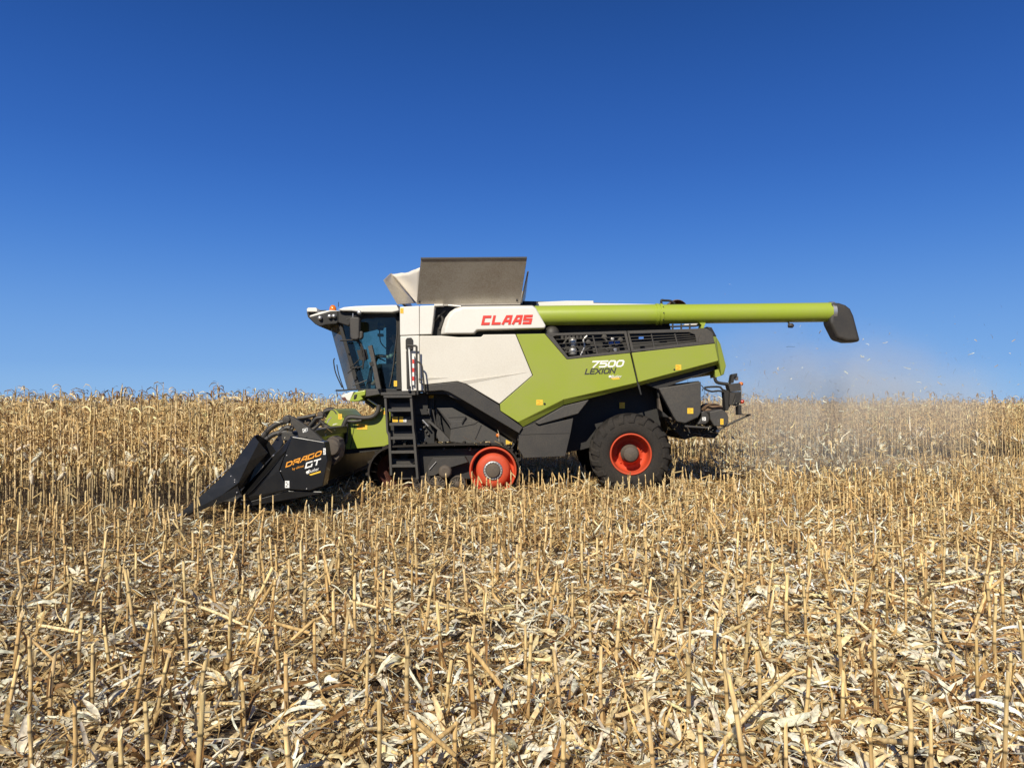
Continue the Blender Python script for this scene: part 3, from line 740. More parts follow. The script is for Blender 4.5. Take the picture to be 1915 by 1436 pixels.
mb.prism([(1190, 712), (1336, 676), (1342, 690), (1232, 728)], YB + .2, far(YB + .2), M['black'])
mb.build('chassis', H)
# --- white side panel
mb = MB()
mb.prism([(784.5, 628), (827, 628), (857, 630.5), (900, 630), (904, 625.8), (964, 625), (995.5, 702), (934, 755), (867, 715), (855, 713), (796, 719), (785, 716)], YB, YB + .1, M['white'])
side = mb.build('white_side_panel', H, .012)
mb = MB()   # pressed crease along the panel
a, b, c = P(858, 713.5, YB), P(874, 718, YB), P(986, 696, YB); d = Vector((0, -.028, 0))
mb.hull([a - d * .2, b - d * .2, c - d * .2], [a + d * .9, b + d * .1, c + d * .15], M['white'])
a, b, c = P(798, 706.5, YB), P(798, 711, YB), P(838, 706.5, YB)
mb.hull([a + d * .1, b + d * .1, c + d * .1], [a + d * .7, b + d * .1, c + d * .15], M['white'])
mb.build('crease', side)
# --- green side panels; the lower strip of each folds inward
def green_panel(name, outer, fold_in, fold_out):
    mb = MB(); mb.prism(outer, YB, YB + .1, M['green'])
    for i in range(len(fold_in) - 1):
        a, b = P(*fold_in[i], YB), P(*fold_in[i + 1], YB); c, d = P(*fold_out[i + 1], YB + .10), P(*fold_out[i], YB + .10); k = Vector((0, .09, 0)); e = Vector((0, .003, 0))
        mb.hull([a + e, b + e, c + e, d + e], [a + k, b + k, c + k, d + k], M['green'])
    return mb.build(name, H, .008)
g1 = green_panel('green_side_panel', [(965.2, 625), (1018.5, 624), (1060, 672), (1178, 659.5), (1191, 715.5), (1054, 747), (969, 789.5), (936, 768), (935, 756), (996.8, 702)],
    [(969, 789.5), (1054, 747), (1191, 715.5)], [(978, 798.5), (1054.5, 757), (1192.8, 722)])
g2 = green_panel('engine_side_panel', [(1181.5, 660), (1337, 642.5), (1343.5, 674.5), (1194, 714.5)], [(1194, 714.5), (1343.5, 674.5)], [(1195.6, 721), (1344.8, 681)])
sticker(g1, 1003, 747.5, 1015, 757.5, YB); sticker(g2, 1263.5, 682, 1274, 692, YB)
mb = MB(); mb.lathe(P(1018.5, 755, YB), [(0, -.012), (.022, -.012), (.022, .01)], M['black'], 12); mb.build('latch', g1)
mb = MB(); mb.lathe(P(1261, 691, YB), [(0, -.012), (.018, -.012), (.018, .01)], M['black'], 12); mb.build('latch', g2)
lettering('model_number', '7500', (1104, 688), (15.6, -.5), (4.2, -13.2), .06, .93, .11, YB, M['whitemark'], g1)
lettering('model_name', 'LEXION', (1093, 700.5), (11.3, -.4), (3.2, -11.0), .06, {'*': .95, 'I': .30, 'E': .82, 'L': .75}, .105, YB, M['darkmark'], g1)
mb = MB(); mb.prism([(1141, 706), (1158, 705), (1159, 709), (1146, 710)], YB - .003, YB, M['yellow']); mb.lathe(P(1141, 704.5, YB), [(0, -.004), (.03, -.004), (.03, .001)], M['whitemark'], 12)
dl = mb.build('dealer_sticker', g1); text('dealer_name', 'Butler', (1143, 707), .085, YB, M['whitemark'], dl, R(-3), .2, .008)
# gap strap between the two green panels
mb = MB(); mb.prism([(1172, 619), (1175.5, 619), (1195, 716), (1200, 738), (1198, 738), (1192, 719)], YB + .06, YB + .14, M['black']); mb.build('panel_seal', H)
# --- engine grille
mb = MB()
fr = [((1018.8, 623.8), (1171.5, 618.8), (1167.5, 624.2), (1040, 627.5)), ((1171.5, 618.8), (1179.8, 659.4), (1174.5, 654.2), (1167.5, 624.2)), ((1179.8, 659.4), (1060.5, 671.6), (1062.5, 667.2), (1174.5, 654.2)), ((1060.5, 671.6), (1018.8, 623.8), (1034, 629.5), (1062.5, 667.2)), ((1018.8, 623.8), (1040, 627.5), (1034, 629.5), (1024, 626))]
for q in fr[:4]: mb.prism(q, YB - .012, YB + .06, M['grey'])
mb.prism([(1034, 629.5), (1040, 627.5), (1018.8, 623.8)], YB - .012, YB + .06, M['grey'])
for k in range(4):
    t = (k + 1) / 5; l0 = 627 + 40 * t; x0 = 1035 + (l0 - 629) * .72; x1 = 1168 + t * 6.5; y1 = 624 + 30.5 * t
    mb.ptube([(x0, l0), (x1, y1)], YB + .035, .0085, M['grey'], 6)
mb.ptube([(1108, 625.5), (1117, 661)], YB + .03, .02, M['grey'], 6)
gr = mb.build('engine_grille', H, .004)
mb = MB()
A0, A1, A2, A3, A4 = (1173, 618.8), (1322, 613.8), (1332.5, 622), (1336.6, 641.8), (1181, 658.4)
B0, B1, B2, B3, B4 = (1177, 624), (1288, 621), (1300, 626), (1302.5, 639.5), (1185.5, 653.5)
for q in ((A0, A1, B1, B0), (A1, A2, A3, B3, B2, B1), (A3, A4, B4, B3), (A4, A0, B0, B4)): mb.prism(q, YB - .012, YB + .06, M['grey'])
for k in range(4):
    t = (k + 1) / 5; mb.ptube([(1177 + 8 * t, 624 + 29.5 * t), (1298 + 4 * t, 621.5 + 18 * t)], YB + .035, .009, M['grey'], 6)
for x in (1217.5, 1261.5): mb.ptube([(x, 623), (x + 6, 650 - (x - 1217) * .1)], YB + .03, .017, M['grey'], 6)
mb.build('engine_grille', H, .004)
# engine behind the grille
mb = MB()
mb.lathe(P(1071, 664, YB + .3), [(0, 0), (.075, 0), (.085, .03), (.085, .13), (.06, .15), (.06, .17), (.08, .18), (.08, .32), (.05, .36), (0, .36)], M['bare'], 20, 'Z')
for pts in ([(1050, 650), (1056, 640), (1063, 632), (1072, 634)], [(1086, 664), (1093, 648), (1091, 636), (1098, 628)], [(1060, 660), (1054, 648), (1058, 636)], [(1125, 630), (1135, 638), (1128, 648), (1138, 656)], [(1092, 656), (1110, 648), (1130, 652), (1160, 646)]):
    m2 = MB(); m2.ptube(pts, YB + .3, .022, M['dark'] if len(pts) == 3 else M['bare'] if pts[0][0] == 1086 else M['grey']); m2.build('engine_hose', H)
for (x, y, r) in ((1130, 630, .05), (1145, 634, .035), (1100, 640, .05), (1160, 636, .05), (1112, 656, .045), (1150, 654, .04)):
    mb.lathe(P(x, y, YB + .36), [(0, -.05), (r, -.05), (r * 1.1, 0), (r, .1)], M['grey'] if r > .04 else M['bare'], 14)
for (x, y) in ((1143, 642), (1155, 640), (1199, 632)):
    p = P(x, y, YB + .28); m2 = MB(); m2.box(p - Vector((.05, .03, .035)), p + Vector((.05, .05, .035)), M['blue']); m2.build('plug', H, .01)
for x in range(1042, 1092, 7):
    mb.prism([(x, 628), (x + 5, 628), (x + 5, 634), (x, 634)], YB + .38, YB + .5, M['dark'])
mb.build('engine', H, .004)
# --- rear corner: green corner panel with rubber edge
mb = MB(); n0 = [P(1333, 628, YB + .02), P(1339.5, 629.5, YB + .1), P(1347.5, 643, YB + .16), P(1358, 684, YB + .2), P(1354, 700, YB + .2), P(1349, 702.5, YB + .16), P(1345.2, 681, YB + .03), P(1337.6, 642.5, YB + .02)]
mb.hull(n0, [v + Vector((-.02, .5, 0)) for v in n0], M['green'])
rc = mb.build('rear_corner_panel', H, .01)
mb = MB(); n0 = [P(1322, 611, YB + .03), P(1331, 612.5, YB + .08), P(1340, 629, YB + .1), P(1333.5, 627.5, YB + .01), P(1326, 616, YB + .01)]
mb.hull(n0, [v + Vector((0, .4, 0)) for v in n0], M['dark']); mb.build('corner_rubber', rc)
mb = MB(); mb.prism([(1336, 682), (1345, 682), (1349, 702.5), (1338, 706)], YB + .2, YB + .6, M['green']); mb.build('inner_return', rc)
mb = MB(); mb.prism([(1326, 632), (1345, 645), (1355, 684), (1350, 699), (1338, 700), (1330, 640)], YB + .45, far(YB + .45), M['green']); mb.build('rear_hood', H, .02)
# --- black arch strip under the white panel, and its underside
mb = MB(); mb.prism([(796.5, 720), (855, 714), (866.5, 716), (934.3, 758), (936, 769), (977.5, 799), (970.5, 810), (862, 746), (839, 733), (827, 730), (797, 732)], YB + .0, YB + .14, M['dark'])
ar = mb.build('arch_trim', H, .012)
mb = MB()
q = [(797, 732), (827, 730.5), (839, 733.5), (862, 746.5), (970.5, 810.5)]; q2 = [(797, 738), (827, 737), (838, 741), (858, 755), (964, 829)]
for i in range(4):
    n0 = [P(*q[i], YB + .14), P(*q[i + 1], YB + .14), P(*q2[i + 1], YB + .38), P(*q2[i], YB + .38)]
    mb.hull(n0, [v + Vector((0, .08, .02)) for v in n0], M['black'])
mb.build('arch_underside', ar)
mb = MB(); mb.prism([(828, 731), (838, 732.5), (864, 748), (858, 748), (842, 741)], YB + .10, YB + .16, M['grey']); mb.build('arch_lip', ar)
# --- lower dark panels behind the tracks
mb = MB()
mb.prism([(1001, 790), (1054.5, 759), (1101.5, 747.5), (1081, 773.5), (1008, 794)], YB + .01, YB + .2, M['grey'])
lb = mb.build('tool_box', H, .012)
mb = MB(); mb.prism([(970.5, 813), (978, 800), (1000, 792), (1008, 797), (1072, 782), (1067, 810), (1057, 853), (980, 856), (969, 838)], YB + .06, YB + .5, M['dark'])
mb.prism([(972, 812), (1066, 809.4), (1066, 810.4), (972, 813)], YB + .052, YB + .07, M['black'])
mb.build('lower_skirt', H, .01)
sticker(H, 1158.5, 752.5, 1168.5, 763.5, YB + .7, name='warning_sticker')
# --- side plates above the track
mb = MB(); mb.prism([(817, 763), (845.5, 762.5), (897, 790.5), (963, 830), (958, 838), (840.5, 826), (843, 803), (840, 795)], YB + .35, YB + .6, M['grey'])
mb.prism([(838, 780), (868, 779), (868, 780.3), (838, 781.3)], YB + .34, YB + .36, M['black']); mb.prism([(843, 787.5), (895, 787.5), (888, 793), (843, 802)], YB + .335, YB + .36, M['grey'])
mb.prism([(899, 794.5), (901, 795), (889.5, 822), (888, 822)], YB + .34, YB + .36, M['black'])
sp = mb.build('track_side_plate', H, .008)
mb = MB(); mb.ptube([(864, 792), (871, 779)], YB + .31, .016, M['black']); mb.build('latch_handle', sp)
mb = MB(); mb.lathe(P(931, 814, YB + .34), [(0, -.03), (.035, -.03), (.04, 0)], M['amber'], 14); mb.build('side_reflector', sp)
mb = MB(); mb.prism([(946, 822), (957, 828), (957, 831), (946, 831)], YB + .3, YB + .34, M['yellow']); mb.build('warning_sticker', sp)
mb = MB(); mb.prism([(797, 765), (807, 763), (806, 777), (803, 777)], YB + .4, YB + .5, M['grey']); mb.prism([(799, 788), (805, 787), (824, 804), (841, 822), (840, 826), (821, 826), (816, 813), (818, 804)], YB + .3, YB + .5, M['grey'])
for a, b in (((809, 766), (817, 803)), ((815, 764), (822, 800)), ((819, 764), (843, 794))): mb.ptube([a, b], YB + .36, .018, M['dark'])
mb.ptube([(790, 785), (801, 797)], YB + .34, .02, M['bare'])
for (x, y) in ((787, 803), (793, 799), (797, 806), (801, 812), (792, 790), (785, 772), (800, 772), (783, 760)): mb.lathe(P(x, y, YB + .5), [(0, -.04), (.022, -.04), (.028, 0)], M['bare'] if (x + y) % 3 == 0 else M['grey'], 10)
for pts in ([(776, 752), (785, 756), (792, 758)], [(778, 770), (786, 782), (788, 800), (784, 818)], [(782, 765), (792, 775), (800, 790)]): mb.ptube(pts, YB + .55, .014, M['dark'])
mb.build('hydraulic_block', H, .006)
sticker(H, 800, 739, 811, 748, YB + .61)
# --- grain tank cover with the maker's name
mb = MB()
prof = [(823, 624), (824.3, 613.6), (831, 593), (840, 581), (850, 574.5), (864, 570.5), (997, 569), (1003, 574), (1021, 609.4), (1018.5, 613.8), (892, 617), (886, 623.6)]
front = [P(a, b, YB - .06) for a, b in prof]
mb.hull([v + Vector((.10 if v.x < -1.15 else 0, 0, -.05 if v.z > 3.72 else 0)) for v in front], [Vector((v.x, YB + .10, v.z)) for v in front], M['white2'])
mb.hull([Vector((v.x, YB + .10, v.z)) for v in front], [Vector((v.x, YB + .55, v.z)) for v in front], M['white2'])
hood = mb.build('tank_side_cover', H, .03, seg=4)
lettering('maker_name', 'CLAAS', (899.5, 607.8), (16.4, -.3), (4.0, -17.6), .14, 1.03, .13, YB - .06, M['redmark'], hood, .012)
# --- white cab rear panels
mb = MB(); mb.prism([(747.5, 574), (784, 572), (784.3, 626), (748, 627.4)], YB + .02, YB + .5, M['white2']); up = mb.build('upper_corner_panel', H, .015)
sticker(up, 748.5, 576, 754.5, 586, YB + .02)
mb = MB(); mb.prism([(784.8, 572), (813, 571), (807, 625), (784.8, 625.6)], YB + .02, YB + .5, M['white2']); mb.build('upper_rear_panel', H, .015)
mb = MB(); mb.prism([(748.5, 628.6), (784, 627.4), (784, 716), (795, 722), (795, 730), (751.5, 731.5)], YB + .03, YB + .5, M['white2']); lo = mb.build('lower_corner_panel', H, .012)
mb = MB()
mb.prism([(758.5, 636), (761, 632), (769, 631.5), (772, 635), (772, 652), (770, 656), (761, 656), (758.5, 652)], YB + .0, YB + .03, M['black'])
mb.build('handle_recess', lo)
mb = MB(); mb.ptube([(765, 650), (768.5, 722)], YB - .05, .018, M['whitemark']); mb.ptube([(762, 656), (763.5, 728)], YB - .03, .03, M['dark'])
mb.build('gas_strut', H)
mb = MB()
for k in range(7): mb.prism([(771, 664 + k * 8), (774, 664 + k * 8), (774.4, 672 + k * 8), (771.4, 672 + k * 8)], YB - .05, YB + .0, M['redmark' if k % 2 else 'whitemark'])
mb.build('reflective_strip', H)
mb = MB(); mb.ptube([(779, 647), (779.5, 690), (781, 738)], YB - .2, .022, M['dark']); mb.ptube([(762, 646), (779, 647)], YB - .12, .022, M['dark'])
mb.ptube([(780, 676), (788, 682), (791, 700), (794, 733)], YB - .2, .018, M['dark']); mb.ptube([(783, 709), (790, 710)], YB - .18, .015, M['dark'])
mb.build('boarding_rail', H)
# dark gap with machinery between cab and tank cover
mb = MB(); mb.prism([(808, 573), (860, 571), (826, 610), (824, 626), (806, 626)], YB + .3, YB + .6, M['black'])
mb.ptube([(812, 600), (822, 590), (832, 580)], YB + .22, .025, M['dark']); mb.ptube([(825, 590), (828, 600), (822, 616)], YB + .25, .03, M['dark']); mb.ptube([(838, 571), (862, 573)], YB + .1, .02, M['bare'])
mb.prism([(812, 568.5), (828, 568.5), (828, 571.5), (812, 572)], YB + .0, YB + .2, M['white2'])
mb.build('auger_joint', H)
# --- grain tank flaps
mb = MB(); a, b, c, d = P(779, 569.5, YB + .1), P(973, 567.5, YB + .1), P(985.5, 483.5, YB - .55), P(787, 485, YB - .55); t = Vector((0, .035, .03))
mb.hull([a, b, c, d], [v + t for v in (a, b, c, d)], M['steel'])
fl = mb.build('tank_side_flap', H, .006)
mb = MB(); mb.hull([c + Vector((0, -.02, 0)), d + Vector((0, -.02, 0)), d + Vector((0, -.02, .03)), c + Vector((0, -.02, .03))], [v + Vector((0, .08, z)) for v, z in ((c, 0), (d, 0), (d, .03), (c, .03))], M['dark'])
for (x, y) in ((784.5, 564.5), (967, 562)): mb.lathe(P(x, y, YB + .04), [(0, -.02), (.02, -.02), (.02, .02)], M['black'], 10)
mb.build('flap_edge', fl)
mb = MB(); e, f_, g, h_ = P(743, 570, YB + .10), P(716.5, 524, YB + .0), P(729, 512, YB + .75), P(779, 567, YB + .5); t = Vector((.035, .03, .02))
mb.hull([e, h_, g, f_], [v + t for v in (e, h_, g, f_)], M['steel'])
F0, F1 = P(727, 515, YB + .75), P(752, 570, YB + .6); G0, G1 = Vector((F0.x, far(YB + .75), F0.z)), Vector((F1.x, far(YB + .6), F1.z))
mb.hull([F1, G1, G0, F0], [v + Vector((.04, 0, .03)) for v in (F1, G1, G0, F0)], M['steel'])
mb.build('tank_front_flap', H, .005)
# fabric gusset: sagging cloth between the flaps
mb = MB(); n = 9; ga, gb, gc = P(730, 512.5, YB + .72), P(785, 500.5, YB - .38), P(779.5, 567, YB + .2); vs = []; fs = []
for i in range(n):
    for j in range(n):
        u_, v_ = i / (n - 1), j / (n - 1); p = gc.lerp(ga.lerp(gb, u_), v_)
        w_ = math.sin(math.pi * u_) * v_; p = p + Vector((0, .06 * w_ + .02 * math.sin(9 * v_ + 5 * u_) * w_, -.03 * w_ * v_ + .012 * math.sin(14 * u_ + 3 * v_) * v_ * w_)); vs.append(p)
for i in range(n - 1):
    for j in range(n - 1): fs.append((i * n + j, (i + 1) * n + j, (i + 1) * n + j + 1, i * n + j + 1))
mb.add(vs, fs, M['fabric'], True); gz = mb.build('fabric_gusset', H)
sd = gz.modifiers.new('thick', 'SOLIDIFY'); sd.thickness = .004
mb = MB(); r0, r1, r2, r3 = P(976, 566, YB + .15), P(989, 507, YB - .2), P(989, 512, far(YB + .3)), P(973, 566, far(YB + .1))
r2 = Vector((r1.x, far(YB - .2), r1.z)); r3 = Vector((r0.x, far(YB + .15), r0.z)); mb.hull([r0, r1, r2, r3], [v + Vector((-.03, 0, 0)) for v in (r0, r1, r2, r3)], M['steel'])
mb.build('tank_rear_flap', H)
mb = MB(); fa = [Vector((v.x, far(v.y), v.z)) for v in (P(779, 569.5, YB + .1), P(973, 567.5, YB + .1), P(985.5, 483.5, YB - .55), P(787, 485, YB - .55))]; mb.hull(fa, [v + Vector((0, -.035, .03)) for v in fa], M['steel']); mb.build('tank_side_flap', H)
# roof deck behind the tank
mb = MB(); mb.prism([(850, 571), (1005, 569), (1010, 580), (850, 580)], YB + .56, far(YB + .1), M['dark'])
mb.prism([(978, 563), (1110, 566), (1240, 571), (1240, 605), (1000, 605)], YB + .95, far(YB + .2), M['dark'])
mb.build('roof_deck', H)
mb = MB(); mb.prism([(1003, 568.5), (1007, 565), (1060, 562.5), (1110, 562.5), (1110, 567), (1235, 569), (1235, 573), (1003, 573)], YB + .55, YB + .95, M['white2']); mb.build('roof_ledge', H, .01)
mb = MB(); mb.lathe(P(1262, 583, YB + 1.5), [(.22, -.3), (.24, -.25), (.24, .3), (.1, .32)], M['rust'], 24); mb.ptube([(1237, 570), (1237, 562), (1242, 562), (1254, 563), (1262, 568)], YB + .9, .025, M['black']); mb.build('exhaust_pipe', H)
mb = MB(); p = P(1032, 624, YB + .2); mb.lathe(p, [(0, -.14), (.10, -.14), (.16, -.02), (.16, .15), (0, .15)], M['dark'], 18); mb.ptube([(1024, 622), (1026, 619)], YB + .1, .03, M['whitemark']); mb.build('filter_housing', H)
# --- unloading auger
mb = MB(); ya = YB + .22
c0, c1 = P(1000, 590.6, ya), P(1558, 584, ya); rr = .205
mb.tube([c0, c0.lerp(c1, .412)], rr, M['green2'], 40); mb.tube([c0.lerp(c1, .412), c1], rr * .975, M['green2'], 40)
for t in (.405, .418): mb.tube([c0.lerp(c1, t), c0.lerp(c1, t + .008)], rr + .018, M['green2'], 40)
mb.tube([c0.lerp(c1, .988), c1], rr + .012, M['bare'], 40)
au = mb.build('unloading_auger', H)
mb = MB()
for k in range(10):
    a = k * .628; p = c0.lerp(c1, .425) + Vector((0, math.cos(a), math.sin(a))) * (rr + .012); mb.lathe(p, [(0, -.012), (.014, -.012), (.014, .012), (0, .012)], M['dark'], 6, 'X')
mb.build('flange_bolts', au)
mb = MB(); mb.prism([(1556, 565), (1571, 566), (1583, 570), (1592, 577), (1598, 590), (1611, 639), (1586, 639.5), (1567, 634), (1551.5, 603)], ya - .19, ya + .19, M['dark']); mb.build('rubber_spout', au, .075, seg=5)
mb = MB(); mb.prism([(1308, 604), (1320, 603.5), (1319, 606), (1316, 614), (1311, 614), (1312, 608)], ya - .1, ya + .15, M['green2']); mb.build('auger_rest', H, .004)
mb = MB(); mb.ptube([(1474, 602), (1477, 608)], ya - .05, .018, M['dark']); mb.lathe(P(1479, 609, ya - .05), [(0, -.06), (.045, -.05), (.05, .03), (.02, .06), (0, .06)], M['dark'], 14, 'X'); mb.build('work_light', au)
mb = MB()   # frame ribs seen between tube and hood
for x in (1258, 1274, 1290): mb.ptube([(x, 606), (x, 616)], YB + .9, .02, M['dark'])
mb.ptube([(1250, 611), (1305, 609)], YB + .9, .02, M['dark']); mb.prism([(1280, 606), (1306, 605), (1306, 609), (1280, 609)], YB + 1.2, YB + 1.5, M['white2'])
mb.build('hood_railing', H)

# ------------------------------------------------------------------ cab
YN = 15.62; YO = far(YN)
mb = MB()
mb.prism([(668, 727), (764, 727), (764, 736), (672, 738)], YN, YO, M['black'])                   # floor
mb.prism([(741, 583), (748.5, 583), (751, 731), (741, 731)], YN, YN + .16, M['black'])           # rear pillar
mb.prism([(741, 583), (748.5, 583), (751, 731), (741, 731)], YO - .16, YO, M['black'])
mb.prism([(764, 583), (768, 583), (768, 731), (764, 731)], YN, YO, M['black']); mb.prism([(749, 583), (764, 583), (764, 731), (751, 731)], YN + .02, YN + .08, M['black'])     # rear wall
mb.prism([(632, 606), (638, 604), (674, 727), (667, 729)], YN, YN + .07, M['black'])             # front pillar
mb.prism([(632, 606), (638, 604), (674, 727), (667, 729)], YO - .07, YO, M['black'])
mb.prism([(634, 583), (764, 583), (764, 593), (690, 594), (640, 606)], YN, YO, M['black'])       # roof lining
cab = mb.build('cab', H, .008)
mb = MB()
rf = [(631, 579), (643, 574.5), (665, 572.3), (699, 571.2), (733, 570.3), (746, 570.5), (746, 581.5), (733, 584.2), (677, 584), (657, 581.6), (640, 581.5)]
front = [P(a, b, YN - .22) for a, b in rf]; ins = [v + Vector((0, .07, .0)) for v in front]
mb.hull(front, [Vector((v.x, far(YN - .22), v.z)) for v in front], M['white2'])
roof = mb.build('cab_roof', cab, .025, seg=3)
mb = MB(); n0 = [(578, 590.5), (600, 583), (618, 579.8), (640, 581.5), (618, 583), (598, 589), (580, 593.5)]
mb.prism(n0, YN - .05, far(YN - .05), M['white2'])
mb.prism([(576.5, 594), (598, 590), (616, 583.5), (632, 582), (632, 603), (629, 605.5), (609, 607.5), (598, 611), (589, 606)], YN - .1, far(YN - .1), M['black'])
mb.prism([(632, 582), (640, 582), (664, 584), (680, 585), (680, 590), (660, 594), (652, 610), (640, 606), (632, 603)], YN - .1, YN - .01, M['black'])
vis_ = mb.build('roof_visor', cab, .02)
for (x, y) in ((600, 594.5), (618, 591.5), (626, 591)):
    mb = MB(); mb.lathe(P(x - 2, y, YN - .16), [(0, -.02), (.035, -.02), (.045, .01), (.045, .06)], M['bare'], 14); mb.build('work_light', vis_)
mb = MB(); mb.lathe(P(671.5, 584.3, YN - .3), [(0, -.02), (.035, -.02), (.045, 0), (.045, .08), (0, .08)], M['bare'], 16); mb.build('round_work_light', cab)
mb = MB(); mb.lathe(P(622.5, 583, YN + .15), [(.075, 0), (.075, .05), (.065, .1), (.04, .135), (0, .145)], M['amber'], 16, 'Z'); mb.lathe(P(622.5, 583.5, YN + .15), [(0, 0), (.085, 0), (.085, .03), (0, .03)], M['black'], 16, 'Z'); mb.build('beacon', cab)
mb = MB(); mb.prism([(573.5, 578), (576, 575.4), (591, 575.4), (593, 578), (593, 583), (574, 583)], YC - .22, YC + .22, M['white2']); mb.prism([(573, 583), (594, 583), (592, 586), (578, 587), (578, 592), (584, 592), (584, 594), (576, 594)], YC - .15, YC + .15, M['dark']); mb.build('satellite_receiver', cab, .02)
mb = MB(); mb.ptube([(594, 581.5), (610, 581)], YC, .015, M['dark']); mb.ptube([(633, 574), (633, 565)], YC, .008, M['dark']); mb.build('antenna', cab)
# windscreen: curved glass bowed forward between the front pillars
vs = []; fs = []; nn = 13
T0, T1 = P(636, 604, YN + .03), P(670, 728, YN + .03)
for i in range(nn):
    s_ = i / (nn - 1); y = YN + .03 + (YO - YN - .06) * s_; bow = (1 - (2 * s_ - 1) ** 4) ** .5 * .34
    for p_ in (T0, T1): vs.append(Vector((p_.x - bow, y, p_.z)))
for i in range(nn - 1): fs.append((2 * i, 2 * i + 1, 2 * i + 3, 2 * i + 2))
mb = MB(); mb.add(vs, fs, M['shield'], True); mb.build('windscreen', cab)
mb = MB(); mb.prism([(640, 604), (690, 594), (741, 593), (742, 729), (674, 729)], YN + .03, YN + .036, M['glass']); win = mb.build('door_glass', cab)
mb = MB(); mb.prism([(640, 604), (690, 594), (741, 593), (742, 729), (674, 729)], YO - .036, YO - .03, M['glass']); mb.build('far_window', cab)
mb = MB()   # door frame lines
mb.ptube([(690, 595), (740, 594), (738, 660), (733, 700), (728, 724)], YN - .005, .012, M['dark']); mb.build('door_seal', cab)
mb = MB(); mb.prism([(722, 593), (745, 593), (745, 731), (722, 731)], YO - .25, YO - .2, M['black']); mb.prism([(640, 606), (650, 604), (684, 728), (675, 728)], YO - .14, YO - .08, M['seat']); mb.prism([(722, 682), (745, 682), (745, 731), (700, 731), (704, 690)], YO - .5, YO - .4, M['seat'])
mb.build('cab_lining', cab)
mb = MB(); mb.ptube([(709, 600), (710, 622), (712, 640), (722, 652)], YN + .35, .012, M['black'])
for y in (606, 614, 626): mb.prism([(706, y - 2), (716, y - 2), (716, y + 3), (706, y + 3)], YN + .3, YN + .4, M['black'])
mb.build('monitor_bracket', cab)
mb = MB(); mb.prism([(728, 695), (757, 694), (757, 704), (727, 704)], YC - .27, YC + .27, M['seat']); mb.prism([(755, 634), (762, 634), (763, 696), (753, 696)], YC - .25, YC + .25, M['seat']); mb.prism([(735, 704), (750, 704), (752, 728), (732, 728)], YC - .2, YC + .2, M['black']); mb.build('driver_seat', cab, .04)
mb = MB(); cc = P(706, 668, YC); ax = Vector((.45, 0, .89)).normalized(); sx = Vector((0, 1, 0)); sy = ax.cross(sx); ringp = [cc + (sx * math.cos(a) + sy * math.sin(a)) * .19 for a in [k * math.pi / 12 for k in range(25)]]
mb.tube(ringp, .014, M['black'], 8); mb.tube([cc + sx * .19, cc - sx * .19], .012, M['black']); mb.tube([cc, cc - ax * .28, P(688, 727, YC)], [.03, .045, .06], M['dark'])
mb.build('steering_wheel', cab)
# mirror on its arm
mb = MB(); n0 = [(653, 596), (656, 592.5), (671, 593), (672.3, 597), (671.5, 632), (668, 635.5), (658, 635.5), (654.5, 631)]
mb.prism(n0, YB + .12, YB + .3, M['dark']); mir = mb.build('mirror', cab, .03, seg=3)
mb = MB(); mb.prism([(671.5, 620), (677, 618.5), (678.5, 622), (678, 631), (674, 634.5), (670, 634.5)], YB + .15, YB + .28, M['dark']); mb.build('wide_angle_mirror', mir, .025)
mb = MB(); mb.ptube([(636, 637), (655, 636), (668, 638), (674, 648), (678, 664)], YB + .3, .016, M['black']); mb.ptube([(670, 636), (676, 646), (681, 664), (678, 690)], YB + .25, .018, M['black']); mb.build('mirror_arm', mir)
mb = MB(); mb.ptube([(648, 597), (662, 594)], YB + .25, .014, M['dark']); mb.ptube([(660, 595), (660, 586)], YB + .25, .01, M['bare']); mb.build('mirror_bracket', mir)
# boarding rail and folding ladder guard beside the door
mb = MB(); mb.prism([(688, 648), (695, 645), (699, 662), (712, 726), (704, 727), (693, 668)], YB + .3, YB + .42, M['grey']); mb.prism([(667, 655), (684, 653), (688, 670), (680, 675), (672, 672)], YB + .34, YB + .42, M['black']); mb.prism([(690, 678), (697, 676), (699, 683), (692, 685)], YB + .29, YB + .32, M['black'])
mb.ptube([(676, 664), (678, 684), (655, 688), (664, 680), (674, 670)], YB + .38, .012, M['black']); mb.ptube([(650, 698), (668, 684)], YB + .4, .012, M['black']); mb.ptube([(660, 721), (686, 711)], YB + .35, .012, M['dark'])
mb.build('door_guard', cab, .01)
mb = MB(); mb.ptube([(626, 670), (624, 676), (628, 698), (640, 725)], YO - .5, .014, M['black']); mb.ptube([(630, 682), (634, 702), (643, 728)], YO - .5, .012, M['black']); mb.build('front_rail', cab)
mb = MB(); mb.ptube([(628, 730), (640, 730), (668, 728)], YN - .1, .018, M['black']); mb.build('wiper', cab)
sticker(cab, 736.5, 712, 742.5, 722.5, YN - .01)
# cab base: nose, green bracket, grey sill, platform
mb = MB(); mb.prism([(637, 740), (655, 733), (662, 732), (654, 750), (645, 748)], YN - .1, far(YN - .1), M['white2']); mb.prism([(638, 744), (645, 742), (650, 751), (642, 749)], YN - .13, YN - .1, M['dullred'])  # dull red patch: a reflection on the nose put in as colour
mb.build('cab_nose', H, .02)
mb = MB(); mb.prism([(653, 750), (664, 733), (684, 729), (683, 739), (675, 741), (679, 746), (671, 750), (660, 751)], YN - .18, YN + .1, M['green2']); mb.prism([(662, 738), (668, 737), (666, 745), (661, 747)], YN - .2, YN - .17, M['black']); mb.build('step_bracket', H, .02)
mb = MB(); mb.prism([(684, 729), (711, 727.5), (712, 737), (684, 742)], YN - .2, YN + .6, M['grey']); mb.build('cab_sill', H, .012)
mb = MB(); mb.prism([(712, 734), (777, 733), (777, 739), (712, 739.5)], YB + .05, YN + .6, M['dark']); mb.build('platform', H, .008)
